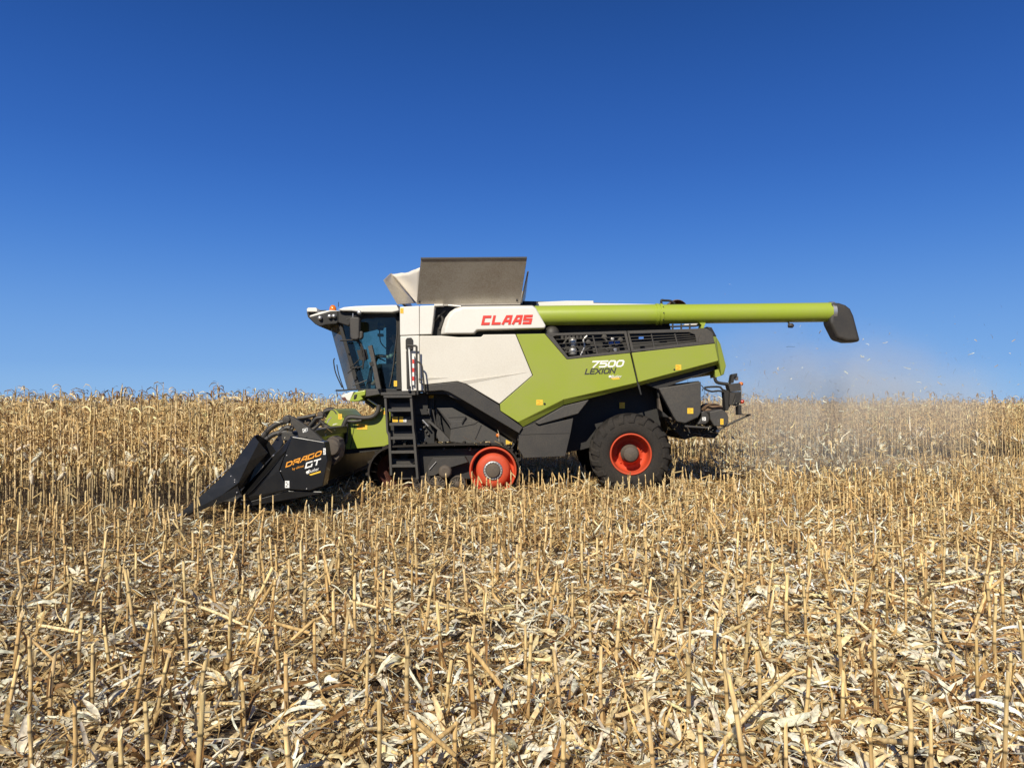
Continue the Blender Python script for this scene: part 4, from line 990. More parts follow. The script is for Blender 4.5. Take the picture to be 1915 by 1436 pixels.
mb = MB(); mb.prism([(675, 744), (716, 736), (720, 760), (712, 766), (690, 756)], YN + .3, YO - .3, M['black']); mb.ptube([(688, 746), (706, 758), (716, 764)], YN + .2, .03, M['bare']); mb.ptube([(684, 750), (700, 762)], YN + .25, .04, M['dark']); mb.build('cab_subframe', H)
# driver
def skin_body(name, chains, mat, parent, lvl=2):
    vs = []; es = []; rs = []
    for ch in chains:
        prev = None
        for it in ch:
            if isinstance(it, int): prev = it; continue
            vs.append(tuple(it[0])); rs.append(it[1])
            if prev is not None: es.append((prev, len(vs) - 1))
            prev = len(vs) - 1
    me = bpy.data.meshes.new(name); me.from_pydata(vs, es, []); me.materials.append(mat)
    o = bpy.data.objects.new(name, me); COL.objects.link(o); o.parent = parent
    sm = o.modifiers.new('skin', 'SKIN'); sm.use_smooth_shade = True
    for i, r_ in enumerate(rs): me.skin_vertices[0].data[i].radius = (r_, r_)
    me.skin_vertices[0].data[0].use_root = True
    ss = o.modifiers.new('sub', 'SUBSURF'); ss.levels = lvl; ss.render_levels = lvl
    return o
def V3(*a): return Vector(a)
hip = P(742, 690, YC)            # seated facing the header (towards -X)
dr = empty('person', hip); tag(dr, 'driver in a pale blue shirt seated in the cab with hands on the wheel', 'person')
hand = [P(708, 667, YC) + V3(.02, s * .17, .0) - hip for s in (-1, 1)]
sh = [V3(-.02, s * .19, .50) for s in (-1, 1)]; el = [V3(-.10, s * .26, .24) for s in (-1, 1)]
body = [[(V3(0, 0, .02), .13), (V3(.01, 0, .2), .115), (V3(0, 0, .40), .125), (V3(-.01, 0, .52), .06), (V3(-.02, 0, .58), .055), (V3(-.045, 0, .66), .085), (V3(-.045, 0, .75), .09), (V3(-.03, 0, .81), .05)]]
nv = 8
for i, s in enumerate((-1, 1)):
    arm = [2, (sh[i], .06), (el[i], .045), (hand[i] + V3(.10, 0, .01), .03), (hand[i] + V3(.03, 0, .015), .036)]; body.append(arm); base = nv + 3; nv += 4
    for k in range(4):   # four fingers closed over the rim, thumb on the near side
        o_ = hand[i] + V3(-.035, s * (-.03 + k * .02), .02); body.append([base, (o_, .009), (o_ + V3(-.03, 0, -.012 + .003 * k), .0085), (o_ + V3(-.018, 0, -.04), .008)]); nv += 3
    o_ = hand[i] + V3(0, -s * .04, .0); body.append([base, (o_, .011), (o_ + V3(-.04, -s * .006, -.012), .009)]); nv += 2
for s in (-1, 1):
    body.append([0, (V3(-.03, s * .1, .02), .09), (V3(-.42, s * .13, .05), .065), (V3(-.46, s * .13, -.3), .045), (V3(-.55, s * .13, -.36), .04)])
skin_body('body', body, M['skin'], dr)
shirt = [[(V3(0, 0, .03), .145), (V3(.01, 0, .2), .13), (V3(0, 0, .40), .14), (V3(-.01, 0, .50), .075)]]
for i, s in enumerate((-1, 1)): shirt.append([2, (sh[i], .075), (el[i], .06), (el[i].lerp(hand[i], .35), .05)])
skin_body('shirt', shirt, M['shirt'], dr)
tr = [[(V3(0, 0, .0), .14)]]
for s in (-1, 1): tr.append([0, (V3(-.03, s * .1, .02), .10), (V3(-.42, s * .13, .05), .075), (V3(-.46, s * .13, -.28), .058)])
skin_body('trousers', tr, M['jeans'], dr)
mb = MB(); hc = hip + V3(-.045, 0, .775); mb.lathe(hc, [(.098, -.01), (.1, .02), (.085, .065), (.04, .09), (0, .095)], M['jeans'], 18, 'Z'); mb.box(hc + V3(-.19, -.07, .0), hc + V3(-.07, .07, .012), M['jeans'])
mb.build('cap', dr, .004, org=hip)
mb = MB(); mb.tube([hc + V3(-.085, 0, -.06), hc + V3(-.115, 0, -.085), hc + V3(-.09, 0, -.095)], [.01, .016, .012], M['skin']); 
for s in (-1, 1):
    mb.lathe(hc + V3(-.082, s * .033, -.05), [(0, -.011), (.011, -.004), (.011, .004), (0, .011)], M['darkmark'], 10, 'X'); mb.lathe(hc + V3(.0, s * .09, -.075), [(0, -.012), (.03, -.008), (.03, .008), (0, .012)], M['skin'], 12)
mb.box(hc + V3(-.092, -.025, -.128), hc + V3(-.08, .025, -.121), M['redlens']); mb.build('face', dr, org=hip)
# ------------------------------------------------------------------ ladder
mb = MB(); yl = YB - .02
mb.prism([(717, 740), (770, 739.5), (770, 743.5), (717, 744)], yl - .02, yl + .25, M['grey'])
for a, b in (([(718, 742), (722.5, 742), (726, 806), (730, 812), (733.5, 889), (729, 889), (725.5, 815), (722.5, 808)]), None), (([(766, 742), (770.5, 742), (774.5, 804), (776.5, 815), (783, 896), (778.5, 896), (773, 830), (771, 806)]), None):
    mb.prism(a, yl, yl + .28, M['grey'])
lad = mb.build('ladder', H, .006)
for k, (y, x0, x1) in enumerate(((767.5, 726, 770), (793.5, 728, 772), (819.5, 728, 775), (845.5, 730, 776.5), (871.5, 731, 779))):
    mb = MB(); mb.prism([(x0, y - 2.5), (x1, y - 3), (x1, y + 2), (x0, y + 2.5)], yl + .01, yl + .27, M['grey'])
    c_ = y - 14; mb.prism([(x0 + 2, c_ - 1.5), (x0 + 12, c_ + .6), (x1 - 14, c_ + .8), (x1 - 2, c_ - 1.2), (x1 - 1, y - 3), (x0 + 1, y - 3)], yl + .22, yl + .26, M['dark'])
    st_ = mb.build('step', lad, .004)
    if k == 1: sticker(st_, 734, 779, 744, 789, yl + .22); sticker(st_, 747, 779, 754, 789, yl + .22); sticker(st_, 754.5, 784, 760, 789, yl + .22, 'white')
mb = MB(); mb.prism([(734, 875), (778, 874), (779, 895), (735, 897)], yl + .3, yl + .4, M['dark']); mb.build('ladder_back', lad)
# ------------------------------------------------------------------ feeder house with hoses
mb = MB()
fe = [(600, 803), (606, 790), (612, 778), (619, 766), (625, 764.5), (630, 768), (646, 786), (676, 786), (700, 779), (722, 760), (730, 760), (730, 833), (640, 841), (621, 812)]
mb.prism(fe, YN + .02, far(YN + .02), M['green']); mb.prism([(664, 786.5), (665.2, 786.5), (655.5, 838.6), (654.3, 838.6)], YN + .012, YN + .03, M['black'])
fd = mb.build('feeder_house', H, .01)
mb = MB(); mb.prism([(731, 745), (812, 745), (812, 830), (731, 833)], YN - .1, far(YN - .1), M['black']); mb.build('front_axle_frame', H)
mb = MB(); mb.prism([(640, 841.5), (720, 833.5), (720, 840), (644, 850)], YN + .1, far(YN + .1), M['black']); mb.build('feeder_floor', fd)
sticker(fd, 632.5, 774, 639.5, 784, YN + .02); sticker(fd, 667, 792, 687, 803, YN + .02); sticker(fd, 608, 800, 617, 807, YN + .02); sticker(fd, 716, 768, 721, 775, YN + .02)
mb = MB(); yh = YN - .1
mb.ptube([(709, 757), (706, 770), (697, 779), (680, 781.5), (654, 780), (646, 788), (640, 801), (629, 805), (615, 800), (600, 790), (594, 785)], yh, .05, M['dark'], 10)
mb.ptube([(647, 784), (649, 800), (648, 822), (645, 828), (637, 827)], yh + .02, .035, M['dark'], 8); mb.ptube([(650, 787), (662, 788), (676, 786)], yh - .02, .025, M['grey'])
mb.build('hydraulic_hose', fd)
mb = MB(); mb.lathe(P(614, 772, YN + .2), [(0, -.1), (.10, -.1), (.12, .02), (.12, .3)], M['dark'], 18); mb.ptube([(606, 770), (622, 766), (630, 774)], YN + .05, .035, M['dark']); mb.build('reverser_motor', fd)
# ------------------------------------------------------------------ crawler track units
def make_track(y0, name='track_unit'):
    c1 = P(738, 884, 15.05); c2 = P(922, 880, 15.05); T = empty(name, (c1 + c2) * .5 - ORG, H); base = (c1 + c2) * .5
    r1 = r2 = .515; W = .64; ol = []
    zb = .02
    # belt centre line: round the front wheel, along the top, round the rear wheel, along the ground
    for k in range(15): a = R(95 + k * 12.5); ol.append((c1.x + r1 * math.cos(a), c1.z + r1 * math.sin(a)))
    nb = 10
    for k in range(1, nb): t = k / nb; ol.append((c1.x + (c2.x - c1.x) * t, min(c1.z, c2.z) - r1 + .0))
    for k in range(15): a = R(-90 + k * 12.5); ol.append((c2.x + r2 * math.cos(a), c2.z + r2 * math.sin(a)))
    for k in range(1, nb): t = k / nb; ol.append((c2.x + (c1.x - c2.x) * t, c2.z + r2 + (c1.z - c2.z) * t + .012 * math.sin(math.pi * t)))
    mb = MB(); n = len(ol); ctr = Vector((base.x, 0, base.z)); vs = []
    def off(i, d):
        a, b = ol[i - 1], ol[(i + 1) % n]; t = Vector((b[0] - a[0], b[1] - a[1])).normalized(); return Vector((ol[i][0] - t.y * -d * -1, ol[i][1] + t.x * d * -1)) if False else Vector((ol[i][0] + t.y * d, ol[i][1] - t.x * d))
    sgn = 1 if (off(0, .03) - Vector((ctr.x, ctr.z))).length > (off(0, -.03) - Vector((ctr.x, ctr.z))).length else -1
    for i in range(n):
        for d, y in ((0, 0), (.035, 0), (.035, W), (0, W)):
            q = off(i, d * sgn); vs.append(Vector((q.x, y0 + y, q.y)))
    fs = [(i * 4 + k, i * 4 + (k + 1) % 4, ((i + 1) % n) * 4 + (k + 1) % 4, ((i + 1) % n) * 4 + k) for i in range(n) for k in range(4)]
    mb.add(vs, fs, M['rubber'])
    for i in range(0, n):   # lugs, alternating halves of the width
        a, b = off(i, .03 * sgn), off(i, .075 * sgn); t = (off((i + 1) % n, .03 * sgn) - off(i - 1, .03 * sgn)).normalized() * .03
        ya, yb = (y0 - .003, y0 + W * .52) if i % 2 else (y0 + W * .48, y0 + W + .003)
        loop = [a - t, a + t, b + t * .7, b - t * .7]; mb.hull([Vector((q.x, ya, q.y)) for q in loop], [Vector((q.x, yb, q.y)) for q in loop], M['rubber'])
    mb.build('rubber_belt', T, org=base)
    mb = MB(); c = Vector((c2.x, y0, c2.z))
    mb.lathe(c, [(.485, W * .95), (.485, .03), (.47, .0), (.45, .0), (.44, .03), (.425, .30), (.36, .31), (.35, .10), (.335, .05), (.31, .02), (.24, .0), (.20, .0)], M['red'], 48)
    mb.lathe(c, [(.20, .03), (.195, -.01), (.145, -.02), (.145, .04)], M['bare'], 32); mb.lathe(c, [(.145, .0), (.14, -.05), (.12, -.06), (0, -.06)], M['gear'], 28)
    for k in range(20): a = k * math.pi / 10; mb.lathe(c + Vector((math.cos(a) * .172, -.015, math.sin(a) * .172)), [(0, -.014), (.013, -.014), (.013, .01)], M['bare'], 6)
    p = c + Vector((0, .045, .29)); mb.box(p - Vector((.055, .012, .022)), p + Vector((.055, .0, .022)), M['whitemark'])
    mb.build('rear_idler', T, org=base)
    mb = MB(); c = Vector((c1.x, y0, c1.z)); mb.lathe(c, [(.485, W * .95), (.485, .26), (.47, .2)], M['rubber'], 48); mb.lathe(c, [(.47, .2), (.41, .30)], M['rubber'], 48); mb.lathe(c, [(.41, .30), (.38, .38), (.2, .42), (.18, .34), (0, .34)], M['dullred'], 48)  # dark ring and dull dish carry the shade behind the ladder as colour
    for k in range(16): a = k * math.pi / 8; mb.hull([Vector((c.x + math.cos(a + q) * r, y0 + .02, c.z + math.sin(a + q) * r)) for q, r in ((-.05, .485), (.05, .485), (.09, .40), (-.01, .40))], [Vector((c.x + math.cos(a + q) * r, y0 + .2, c.z + math.sin(a + q) * r)) for q, r in ((-.05, .485), (.05, .485), (.09, .40), (-.01, .40))], M['rubber']); mb.build('front_wheel', T, org=base)
    for x in (817, 855, 788):
        c = P(x, 905, 15.05); c.y = y0 + .05; c.z = .02 + .17; mb = MB(); mb.lathe(c, [(0, .0), (.05, -.01), (.06, .02), (.13, .03), (.15, .0), (.16, .0), (.16, .5), (0, .5)], M['gear'], 28)
        for k in range(14): a = k * math.pi / 7; mb.tube([c + Vector((math.cos(a) * .06, .01, math.sin(a) * .06)), c + Vector((math.cos(a) * .15, .005, math.sin(a) * .15))], .008, M['grey'], 5)
        mb.build('road_wheel', T, org=base)
    mb = MB(); s = y0 + .02
    mb.prism([(800, 871), (810, 856), (869, 854), (875, 864), (842, 874), (812, 889), (800, 890)], 15.08, 15.4, M['dark']); mb.prism([(748, 840), (905, 838), (893, 862), (880, 895), (790, 895), (752, 880)], 15.32, 15.6, M['black'])
    mb.lathe(P(832, 882, 15.05), [(0, -.04), (.08, -.05), (.12, -.03), (.14, .05)], M['gear'], 20); mb.ptube([(803, 878), (816, 863)], 15.06, .01, M['bare'])
    for x in (830, 879): mb.ptube([(x, 837), (x, 842)], 15.2, .03, M['dark'])
    o = mb.build('track_frame', T, .01, org=base); 
    if abs(y0 - 15.05) > .1: o.scale.y = -1; o.location.y = 2 * (y0 + W * .5 - base.y) * .5 - .3
    return T
make_track(15.05); make_track(far(15.05) - .64)
# ------------------------------------------------------------------ steered rear wheels
def make_rear_wheel(mirror):
    c = P(1180, 849.5, YB - .03); 
    if mirror: c = Vector((c.x, far(c.y), c.z))
    W_ = empty('rear_wheel', c - ORG, H); RT = .83; Wd = .62
    mb = MB(); z = Vector((0, 0, 0))
    mb.lathe(z, [(.415, .06), (.43, .02), (.50, .0), (.60, .005), (.70, .03), (.765, .07), (.785, .12), (.79, .31), (.785, Wd - .12), (.765, Wd - .07), (.70, Wd - .03), (.50, Wd), (.42, Wd - .04)], M['rubber'], 64)
    nl = 20
    for side_ in (0, 1):
        for k in range(nl):   # chevron lugs wrapping from the crown to the shoulder
            a0 = 2 * math.pi * (k + .5 * side_) / nl; L = []
            for t in range(6):
                f_ = t / 5; y = Wd * .52 - (Wd * .52 + .002) * f_; r_ = (.785 if f_ < .75 else .785 - (f_ - .75) * .55); a = a0 + (.30 * f_); w_ = .045 + .015 * f_; hh = .045 if f_ < .9 else .03
                if side_: y = Wd - y
                ca = [(a - w_ / r_, r_ - .01), (a + w_ / r_, r_ - .01), (a + w_ * .75 / r_, r_ + hh), (a - w_ * .75 / r_, r_ + hh)]
                L.append([Vector((math.cos(q) * r, y, math.sin(q) * r)) for q, r in ca])
            vs = [v for s in L for v in s]; fs = [(i * 4 + j, i * 4 + (j + 1) % 4, (i + 1) * 4 + (j + 1) % 4, (i + 1) * 4 + j) for i in range(5) for j in range(4)] + [(0, 1, 2, 3), (23, 22, 21, 20)]
            mb.add(vs, fs, M['rubber'])
    mb.build('tyre', W_, org=z)
    mb = MB(); mb.lathe(z, [(.42, .08), (.425, .02), (.41, -.005), (.395, .0), (.385, .04), (.375, .12), (.365, .30), (.33, .40), (.24, .40), (.21, .33), (.16, .32)], M['red'], 56)
    for k in range(10): a = k * math.pi / 5 + .2; mb.lathe(Vector((math.cos(a) * .26, .26, math.sin(a) * .26)), [(0, .11), (.015, .11), (.015, .15)], M['red'], 6)
    mb.build('rim', W_, org=z)
    mb = MB(); mb.lathe(z, [(.19, .34), (.185, .22), (.15, .2), (.148, .03), (.135, .01), (0, .01)], M['gear'], 32); mb.build('hub', W_, org=z)
    W_.rotation_euler.z = (math.pi if mirror else 0) + R(-4)
    return W_
make_rear_wheel(False); make_rear_wheel(True)
mb = MB(); mb.prism([(1150, 835), (1200, 830), (1200, 860), (1150, 862)], YB + .5, far(YB + .5), M['dark']); mb.prism([(1140, 700), (1230, 700), (1215, 835), (1150, 835)], YB + .8, far(YB + .8), M['black']); mb.build('rear_axle', H)
# ------------------------------------------------------------------ straw chopper, spreader, rear lights
mb = MB(); mb.prism([(1231.5, 726), (1311, 713.5), (1311, 771), (1306, 780), (1282, 791.5), (1266, 788.5), (1260, 780)], YB + .1, YB + .3, M['grey'])
mb.prism([(1231, 728), (1240, 740), (1262, 785), (1255, 786), (1232, 765)], YB + .3, YB + .5, M['gear'])
mb.prism([(1226, 722), (1308, 712), (1308, 772), (1280, 786), (1240, 780)], YB + .3, far(YB + .3), M['black'])
ch = mb.build('straw_chopper', H, .02); sticker(ch, 1285.5, 763, 1296.5, 773.5, YB + .1)
mb = MB(); mb.prism([(1312, 770), (1318, 769), (1325, 774), (1327.5, 781), (1326, 788), (1320, 793), (1304, 794), (1312, 780)], YB + .15, YB + .45, M['dark']); dk = mb.build('drive_cover', ch, .02); sticker(dk, 1313.5, 780, 1320, 786.5, YB + .15, 'white')
mb = MB(); mb.prism([(1327, 770), (1350, 765), (1358, 770), (1362, 778), (1362.5, 790), (1356, 797.5), (1336, 797), (1329, 785)], YB + .1, YB + .7, M['grey']); mb.lathe(P(1336, 775, YB + .75), [(0, -.1), (.22, -.1), (.24, .1), (.24, .6), (0, .6)], M['rust'], 24)
sp_ = mb.build('chaff_spreader', H, .02); sticker(sp_, 1347, 783, 1353, 794, YB + .1)
mb = MB(); mb.prism([(1281, 795), (1330, 798.5), (1330, 801.5), (1281, 798.5)], YB + .12, YB + .3, M['grey']); mb.prism([(1232, 770), (1300, 780), (1340, 796), (1344, 812), (1336, 820), (1300, 816), (1280, 822), (1262, 806)], YB + .6, far(YB + .6), M['black'])
for pts in ([(1305, 803), (1312, 815), (1322, 811), (1330, 818)], [(1296, 810), (1308, 812), (1316, 818)], [(1322, 806), (1336, 808), (1344, 803)]): mb.ptube(pts, YB + .4, .016, M['grey'])
mb.lathe(P(1342, 806, YB + .4), [(0, -.03), (.04, -.03), (.05, .05)], M['bare'], 12)
mb.build('tail_frame', H, .006)
mb = MB(); mb.ptube([(1337, 704), (1338, 711), (1344, 716), (1366, 719)], YB + .25, .035, M['black'], 10); mb.ptube([(1317, 726), (1322, 724), (1345, 723.5), (1352, 729), (1366, 733)], YB + .22, .022, M['black']); mb.ptube([(1317, 727), (1330, 732), (1345, 731), (1362, 735)], YB + .22, .02, M['black']); mb.ptube([(1311, 720), (1315, 725), (1313, 731)], YB + .2, .01, M['black'])
mb.prism([(1362, 719), (1367, 717.5), (1385, 716), (1386, 731), (1366, 733)], YB + .1, YB + .35, M['dark']); mb.prism([(1366, 717), (1369, 701), (1372, 699), (1379, 698), (1379, 703), (1374, 704), (1372, 716)], YB + .12, YB + .3, M['black'])
mb.prism([(1354, 732), (1366, 731), (1366, 758), (1361, 768), (1357, 767)], YB + .2, YB + .4, M['black']); mb.prism([(1365, 733), (1386, 732), (1386, 745), (1381, 759), (1364, 757)], YB + .12, YB + .3, M['dark']); mb.prism([(1376, 736), (1386, 733), (1386, 752), (1370, 757)], YB + .08, YB + .14, M['black'])
mb.prism([(1381, 758), (1386.5, 757), (1387, 774), (1403, 774.5), (1400, 776), (1381, 776)], YB + .1, YB + .3, M['black'])
lt = mb.build('rear_light_bracket', H, .008)
mb = MB(); mb.lathe(P(1385, 718, YB + .18), [(0, -.06), (.04, -.05), (.04, .05), (0, .06)], M['amber'], 14); mb.build('indicator', lt)
mb = MB(); mb.lathe(P(1387, 751, YB + .15), [(0, -.05), (.042, -.04), (.042, .05), (0, .05)], M['redlens'], 14); mb.build('tail_light', lt)
mb = MB(); mb.lathe(P(1377, 707, YB + .2), [(0, -.05), (.04, -.04), (.04, .04)], M['bare'], 14, 'Z'); mb.build('number_plate_light', lt)
mb = MB(); mb.ptube([(1403, 775), (1370, 790), (1344, 804)], YB + .15, .02, M['grey']); mb.ptube([(1386, 720), (1387.5, 748)], YB + .1, .012, M['bare']); mb.build('guard_rail', lt)

# ------------------------------------------------------------------ corn header
HY = 11.6; HF = far(HY)
ORG = Vector((-4.0, HY, 0))
K = empty('corn_header', ORG); tag(K, 'black corn header with pointed snouts on the front of the combine', 'corn header')
def W(x, y, Y): return P(x, y, Y)
# end divider: flat printed side, folded top, skirt
def divider(y_flip=None):
    fl = (lambda v: Vector((v.x, 2 * YC - v.y, v.z))) if y_flip else (lambda v: v)
    D = empty('end_divider', Vector((0, 0, 0)), K)
    mb = MB(); y = HY
    def face(pts, dep=.05, mat='gloss'):
        a = [fl(p) for p in pts]; mb.hull(a, [p + Vector((0, dep * (-1 if y_flip else 1), 0)) for p in a], M[mat])
    face([P(546, 816, y), P(607, 826.5, y), (P(612.5, 863, y)), P(604, 909, y), P(579, 917.5, y), P(539, 915.5, y), P(523, 880, y), P(535, 844, y)], .3)
    mb.build('side_plate', D, .012)
    mb = MB(); face([P(534.5, 845, y + .0), P(522, 880, y + .0), P(537.5, 915.5, y), P(468, 936, y + .03), P(454, 931, y + .02)], .25)
    mb.build('lower_cover', D, .01)
    mb = MB(); face([P(535, 844, y - .006), P(453.5, 932, y - .004), P(472, 917, y - .035), P(497, 889, y - .03)], .03); mb.build('crease', D, .004)
    mb = MB(); t0, t1 = P(546, 814.5, y + .22), P(449, 919.5, y + .2); a, b = P(535, 843.5, y - .005), P(453.5, 931.5, y + .01); c = P(546, 816, y)
    fa = [fl(t0), fl(t1), fl(b), fl(a), fl(c)]; mb.hull(fa, [p + Vector((0, .12 * (-1 if y_flip else 1), -.05)) for p in fa], M['gloss'])
    mb.build('top_cover', D, .01)
    mb = MB(); face([P(538, 917.5, y + .04), P(602, 919, y + .05), P(602, 923, y + .05), P(464, 947, y + .05), P(450, 941, y + .05), P(450, 933, y + .04), P(468, 937.5, y + .04)], .1)
    mb.build('skid', D, .008)
    mb = MB()
    for (q, r) in ((536.3, 851.5), (525, 881), (573.5, 914), (451, 943), (460, 943.5), (438, 940)):
        mb.lathe(fl(P(q, r, y - .004)), [(0, -.008), (.011, -.006), (.011, .01)], M['bare'], 8)
    mb.build('bolts', D)
    return D
D = divider(); divider(True)
lettering('maker_name', 'DRAGO', (533.5, 874.5), (12.6, -4.35), (2.6, -10.2), .10, .98, .115, HY, M['orange'], D)
lettering('model_name', 'GT', (570, 876.5), (13.2, -4.0), (2.6, -11.6), .08, 1.02, .115, HY, M['whitemark'], D)
text('maker_line', 'by olimac', (547, 879.0), .05, HY, M['orange'], D, R(-17), .15)
mb = MB(); mb.prism([(578, 887), (599, 880.5), (600, 883), (581, 889)], HY - .004, HY + .002, M['yellow']); mb.lathe(P(575.5, 883.5, HY), [(0, -.004), (.026, -.004), (.026, .001)], M['whitemark'], 14); mb.build('dealer_sticker', D)
text('dealer_name', 'Butler', (577, 884.5), .07, HY, M['whitemark'], D, R(-16), .15, .009)
sticker(D, 533, 899, 541, 912, HY, 'white'); sticker(D, 604.5, 838, 609, 850, HY, 'white', 'serial_plate')
# row snouts: hooded points between the rows
def make_snout(Yc, first):
    dY = Yc - 11.55; S = []
    for (rx, ry, sx_, sy_, lx, ly, w1, sc) in ((474.6, 815, 484, 827, 500.5, 847, .055, 1), (452, 846, 465, 863, 476, 874, .055, .95), (427, 880, 446.5, 902, 450, 910, .05, .75), (384, 920, 402, 935, 404, 941, .032, .42), (332, 964, 337, 969, 337, 970, .006, .03)):
        r_, s_, l_ = P(rx, ry, 11.55), P(sx_, sy_, 11.55 - w1), P(lx, ly, 11.55 - w1 * .1)
        b_ = [r_ + Vector((-.01, .22 * sc, .015 * sc)), Vector((s_.x, 11.55 + .40 * sc, s_.z)), Vector((l_.x, 11.55 + .42 * sc, l_.z))]
        S.append([l_, s_, r_] + b_)
    S = [[v + Vector((0, dY, 0)) for v in L] for L in S]; mb = MB()
    vs = [v for L in S for v in L]; fs = [(i * 6 + k, i * 6 + k + 1, (i + 1) * 6 + k + 1, (i + 1) * 6 + k) for i in range(4) for k in range(5)]
    mb.add(vs, fs, M['gloss']); mb.add(S[-1], [tuple(range(6))], M['gloss'])
    o = mb.build('snout', K); sd = o.modifiers.new('thick', 'SOLIDIFY'); sd.thickness = .015; sd.offset = -1
    mb = MB(); p = P(329, 967, 11.53) + Vector((0, dY, 0)); mb.tube([p + Vector((-.06, 0, -.015)), p, p + Vector((.09, 0, .04))], [.006, .022, .03], M['bare'], 8); mb.build('snout_tip', o)
    mb = MB()   # lower side shield and the row of bright bolts along the ridge
    a = [P(*q, 11.55 - .2) + Vector((0, dY, 0)) for q in ((444.5, 909), (450, 924), (372, 955), (360, 955))]; mb.hull(a, [v + Vector((0, .05, 0)) for v in a], M['gloss'])
    for t in (.1, .2, .3, .42, .55): q = P(427, 880, 11.58).lerp(P(332, 964, 11.58), t) + Vector((-.03, dY + .04, .02)); mb.tube([q, q + Vector((.07, 0, .06))], .008, M['bare'], 5)
    for (x, y) in ((433, 890), (440, 897), (440, 901), (444, 920.5)): mb.lathe(P(x, y, 11.35) + Vector((0, dY - .02, 0)), [(0, -.01), (.01, -.008), (.01, .02)], M['bare'], 8)
    mb.build('side_shield', o)
    return o
s0 = make_snout(11.55, True)
for k in range(1, 13):
    c = copy_tree(s0, K); c.location.y = .76 * k + .57
    for ch in c.children: pass
# frame across the back, with its end arm, auger trough and gearbox
mb = MB()
X0, X1 = P(560, 800, HY).x, P(606, 800, HY).x
mb.box((-3.62, HY + .45, .35), (-3.5, HF - .45, 1.30), M['gloss']); mb.box((-3.75, HY + .45, 1.22), (-3.45, HF - .45, 1.36), M['dark']); mb.box((-5.0, HY + .5, .22), (-3.6, HF - .5, .30), M['black'])
fr_ = mb.build('header_frame', K, .01)
mb = MB(); mb.prism([(529.5, 783), (536, 777.5), (546, 779), (555, 785), (567, 793), (579, 801), (603, 823), (604, 826.5), (575, 821), (559, 817.5), (556, 807), (547, 796), (540, 788)], HY + .22, HY + .34, M['dark'])
mb.lathe(P(537, 784, HY + .25), [(0, -.06), (.06, -.06), (.07, .1)], M['dark'], 14); mb.lathe(P(572, 818, HY + .21), [(0, -.008), (.02, -.006), (.02, .02)], M['black'], 12)
am = mb.build('frame_arm', K, .012)
mb = MB(); mb.prism([(565.5, 802), (575, 800), (575.8, 806.5), (566.5, 809)], HY + .21, HY + .222, M['whitemark']); ce = mb.build('approval_label', am); text('approval_mark', 'CE', (567, 807.3), .062, HY + .21, M['darkmark'], ce, R(-10), 0)
mb = MB(); mb.lathe(P(622, 836, 12.6), [(0, -.12), (.13, -.12), (.155, -.05), (.16, .25), (0, .25)], M['gear'], 24); mb.prism([(611, 820), (622, 815), (634, 822), (637, 838), (634, 855), (624, 866), (614, 860), (609, 838)], 12.55, 12.9, M['gear'])
for k in range(6): a = k * 1.05; mb.lathe(P(622 + 9 * math.cos(a), 836 + 12 * math.sin(a), 12.55), [(0, -.02), (.018, -.02), (.018, .01)], M['gear'], 6)
mb.lathe(P(620, 862, 12.6), [(.05, -.05), (.07, -.05), (.075, .1)], M['dark'], 16)
mb.build('gearbox', K, .01)
mb = MB()
for pts in ([(488, 826), (500, 806), (520, 792), (536, 788)], [(497, 822), (512, 812), (532, 808), (552, 812)], [(520, 812), (535, 800), (548, 802)], [(556, 782), (572, 780), (590, 776)], [(576, 800), (586, 788), (592, 782), (604, 780)], [(580, 806), (592, 798), (600, 790)]):
    mb.ptube(pts, HY + .7, .045 if pts[0][0] < 530 else .03, M['dark'])
for (x, y) in ((575, 788), (584, 795), (590, 785), (600, 776), (566, 784)): mb.lathe(P(x, y, HY + .8), [(0, -.05), (.05, -.05), (.06, .05), (0, .06)], M['gear'], 12)
mb.build('drive_shafts', K, .004)
mb = MB(); prev = None
ax0, ax1 = Vector((-3.95, HY + .55, .72)), Vector((-3.95, HF - .55, .72)); mb.tube([ax0, ax1], .12, M['gear'], 16); pth = []
for k in range(161):
    t = k / 160; a = t * math.pi * 26 * (1 if t < .5 else -1); pth.append(ax0.lerp(ax1, t) + Vector((math.cos(a) * .24, 0, math.sin(a) * .24)))
mb.tube(pth, .02, M['bare'], 5); mb.build('cross_auger', K)

n = 170; pp = []
for _ in range(n): q = P(U(488, 640), 0, 1); y_ = U(11.9, 14.5); b_ = P(U(485, 625), U(785, 822), y_); pp.append((b_.x, y_, b_.z))
for _ in range(60): y_ = U(15.0, 15.5); b_ = P(U(740, 960), U(824, 832), y_); pp.append((b_.x, y_, b_.z))
for _ in range(60): y_ = U(15.1, 15.5); b_ = P(U(1245, 1345), U(786, 806), y_); pp.append((b_.x, y_, b_.z))
pp = np.array(pp); n = len(pp); cp = [make_scrap('near') for _ in range(30)]
o = link_mesh('caught_residue', arr_mesh('caught_residue', scatter(cp, pp, rng.uniform(0, 6.28, n), rng.normal(0, .6, n), rng.normal(0, .8, n), rng.uniform(.5, 1.3, n), rng.uniform(.6, 1.1, n)), M['leaf'])); tag(o, 'bits of dry leaf caught on the header and machine', 'residue', kind='stuff')
